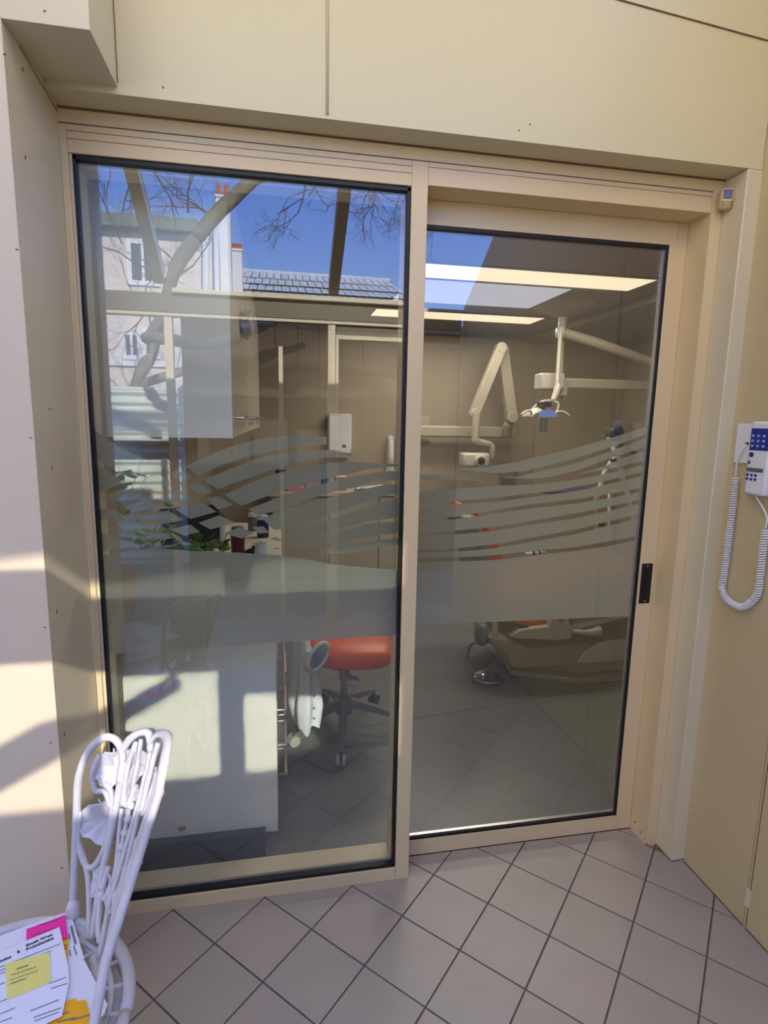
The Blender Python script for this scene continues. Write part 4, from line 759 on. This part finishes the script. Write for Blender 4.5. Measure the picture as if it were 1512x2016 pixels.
for i in range(nr):
    for j in range(ncol):
        u0_, u1_ = (j+(i % 2)*.5-.22)/ncol, (j+(i % 2)*.5+.66)/ncol; u0_, u1_ = max(0, u0_), min(1, u1_); v0_, v1_ = i/nr, (i+1.15)/nr
        f_ = lambda u, v, lift: (A0.lerp(A1, u)).lerp(B0.lerp(B1, u), v)+Vector((0, .02, .04))*lift*1.2
        rw.quad(f_(u0_, v0_, .1), f_(u1_, v0_, .1), f_(u1_, min(v1_, 1), 1+.4*((i*7+j*3) % 3)), f_(u0_, min(v1_, 1), 1+.4*((i*7+j*3) % 3)))
rw.build('slates', 'slate', sr, kind='stuff', solid=.02)
MB().quad(A0, A1, B1, B0).build('roof_deck', 'beam', sr, solid=.02)
MB().tube([A0, A1], .07, 8).build('ridge', 'slate', sr)
# tree
tr = thing('bare_tree', 'bare winter tree with mottled grey trunk leaning across the mirrored sky', 'tree', (-2, -5.2, 0))
TY = 5.2
tp = lambda px, py, Y=TY: mir(px, py, Y)
base_ = tp(300, 960, 5.6); base_.z = 0
MB().tube(smooth_path([base_, tp(262, 800), tp(300, 700), tp(330, 580), tp(350, 520), tp(385, 470)], 6), [.055]*10+[.05]*8+[.065]*5+[.08]*8, 12).build('trunk', 'bark', tr, smooth=True)
MB().tube(smooth_path([tp(385, 470), tp(430, 418), tp(465, 385), tp(500, 355), tp(560, 335), tp(700, 290)], 6), [.08]*12+[.075]*6+[.06]*6+[.04]*7, 12).build('limb', 'bark', tr, smooth=True)
MB().tube(smooth_path([tp(300, 700), tp(275, 730), tp(250, 850)], 5), .05, 8).build('limb', 'bark', tr, smooth=True)
MB().tube(smooth_path([tp(262, 760), tp(330, 740), tp(400, 715), tp(420, 690)], 5), [.05]*8+[.03]*8, 8).build('limb', 'bark', tr, smooth=True)
MB().tube(smooth_path([tp(335, 600), (-1.12, -4.2, 2.30), (-.98, -3.6, 2.20), (-.40, -3.25, 2.14), (.06, -3.2, 2.345), (.42, -3.1, 2.50)], 6), [.05]*20+[.048]*6+[.03]*5, 10).build('limb', 'bark', tr, smooth=True)
rnd = random.Random(5); tw_ = MB()
def grow(p, d, L, r, n):
    if n == 0 or L < .05: return
    pts = [p]; q = p.copy(); dd = d.copy()
    for k in range(3):
        dd = (dd+Vector((rnd.uniform(-.35, .35), rnd.uniform(-.35, .35), rnd.uniform(-.3, .3)))).normalized(); q = q+dd*L/3; pts.append(q.copy())
    tw_.tube(pts, [r, r*.85, r*.7, r*.6], 4, cap=False)
    for k in range(rnd.choice((2, 3))):
        e_ = (dd+Vector((rnd.uniform(-.9, .9), rnd.uniform(-.4, .4), rnd.uniform(-.8, .8)))).normalized(); grow(pts[rnd.choice((1, 2, 3))], e_, L*rnd.uniform(.6, .8), r*.62, n-1)
for (a, b, tgt, L) in ((370, 420, (365, 345), .6), (350, 520, (300, 480), .5), (340, 560, (240, 520), .6), (355, 540, (400, 520), .5), (420, 425, (380, 380), .5), (300, 660, (240, 560), .6), (240, 480, (215, 400), .5), (600, 325, (620, 390), .5), (630, 320, (615, 400), .4), (700, 300, (710, 390), .45), (760, 300, (760, 400), .5), (790, 300, (785, 420), .5), (720, 300, (745, 400), .5), (300, 330, (330, 380), .5), (260, 330, (240, 380), .5), (300, 600, (270, 640), .4), (280, 800, (250, 760), .4), (480, 372, (520, 345), .4), (850, 330, (860, 440), .4), (830, 330, (840, 430), .4)):
    p, q = tp(a, b), tp(*tgt); grow(p, (q-p).normalized(), L, .010, 6)
tw_.build('twigs', 'twig', tr, smooth=True, kind='stuff')
plant('planter', 'white flowering shrub in a tub mirrored low at the left of the window', (-1.18, -2.85, 0), .95, 26, .30, 'palel', 'terracotta', .16, .35)
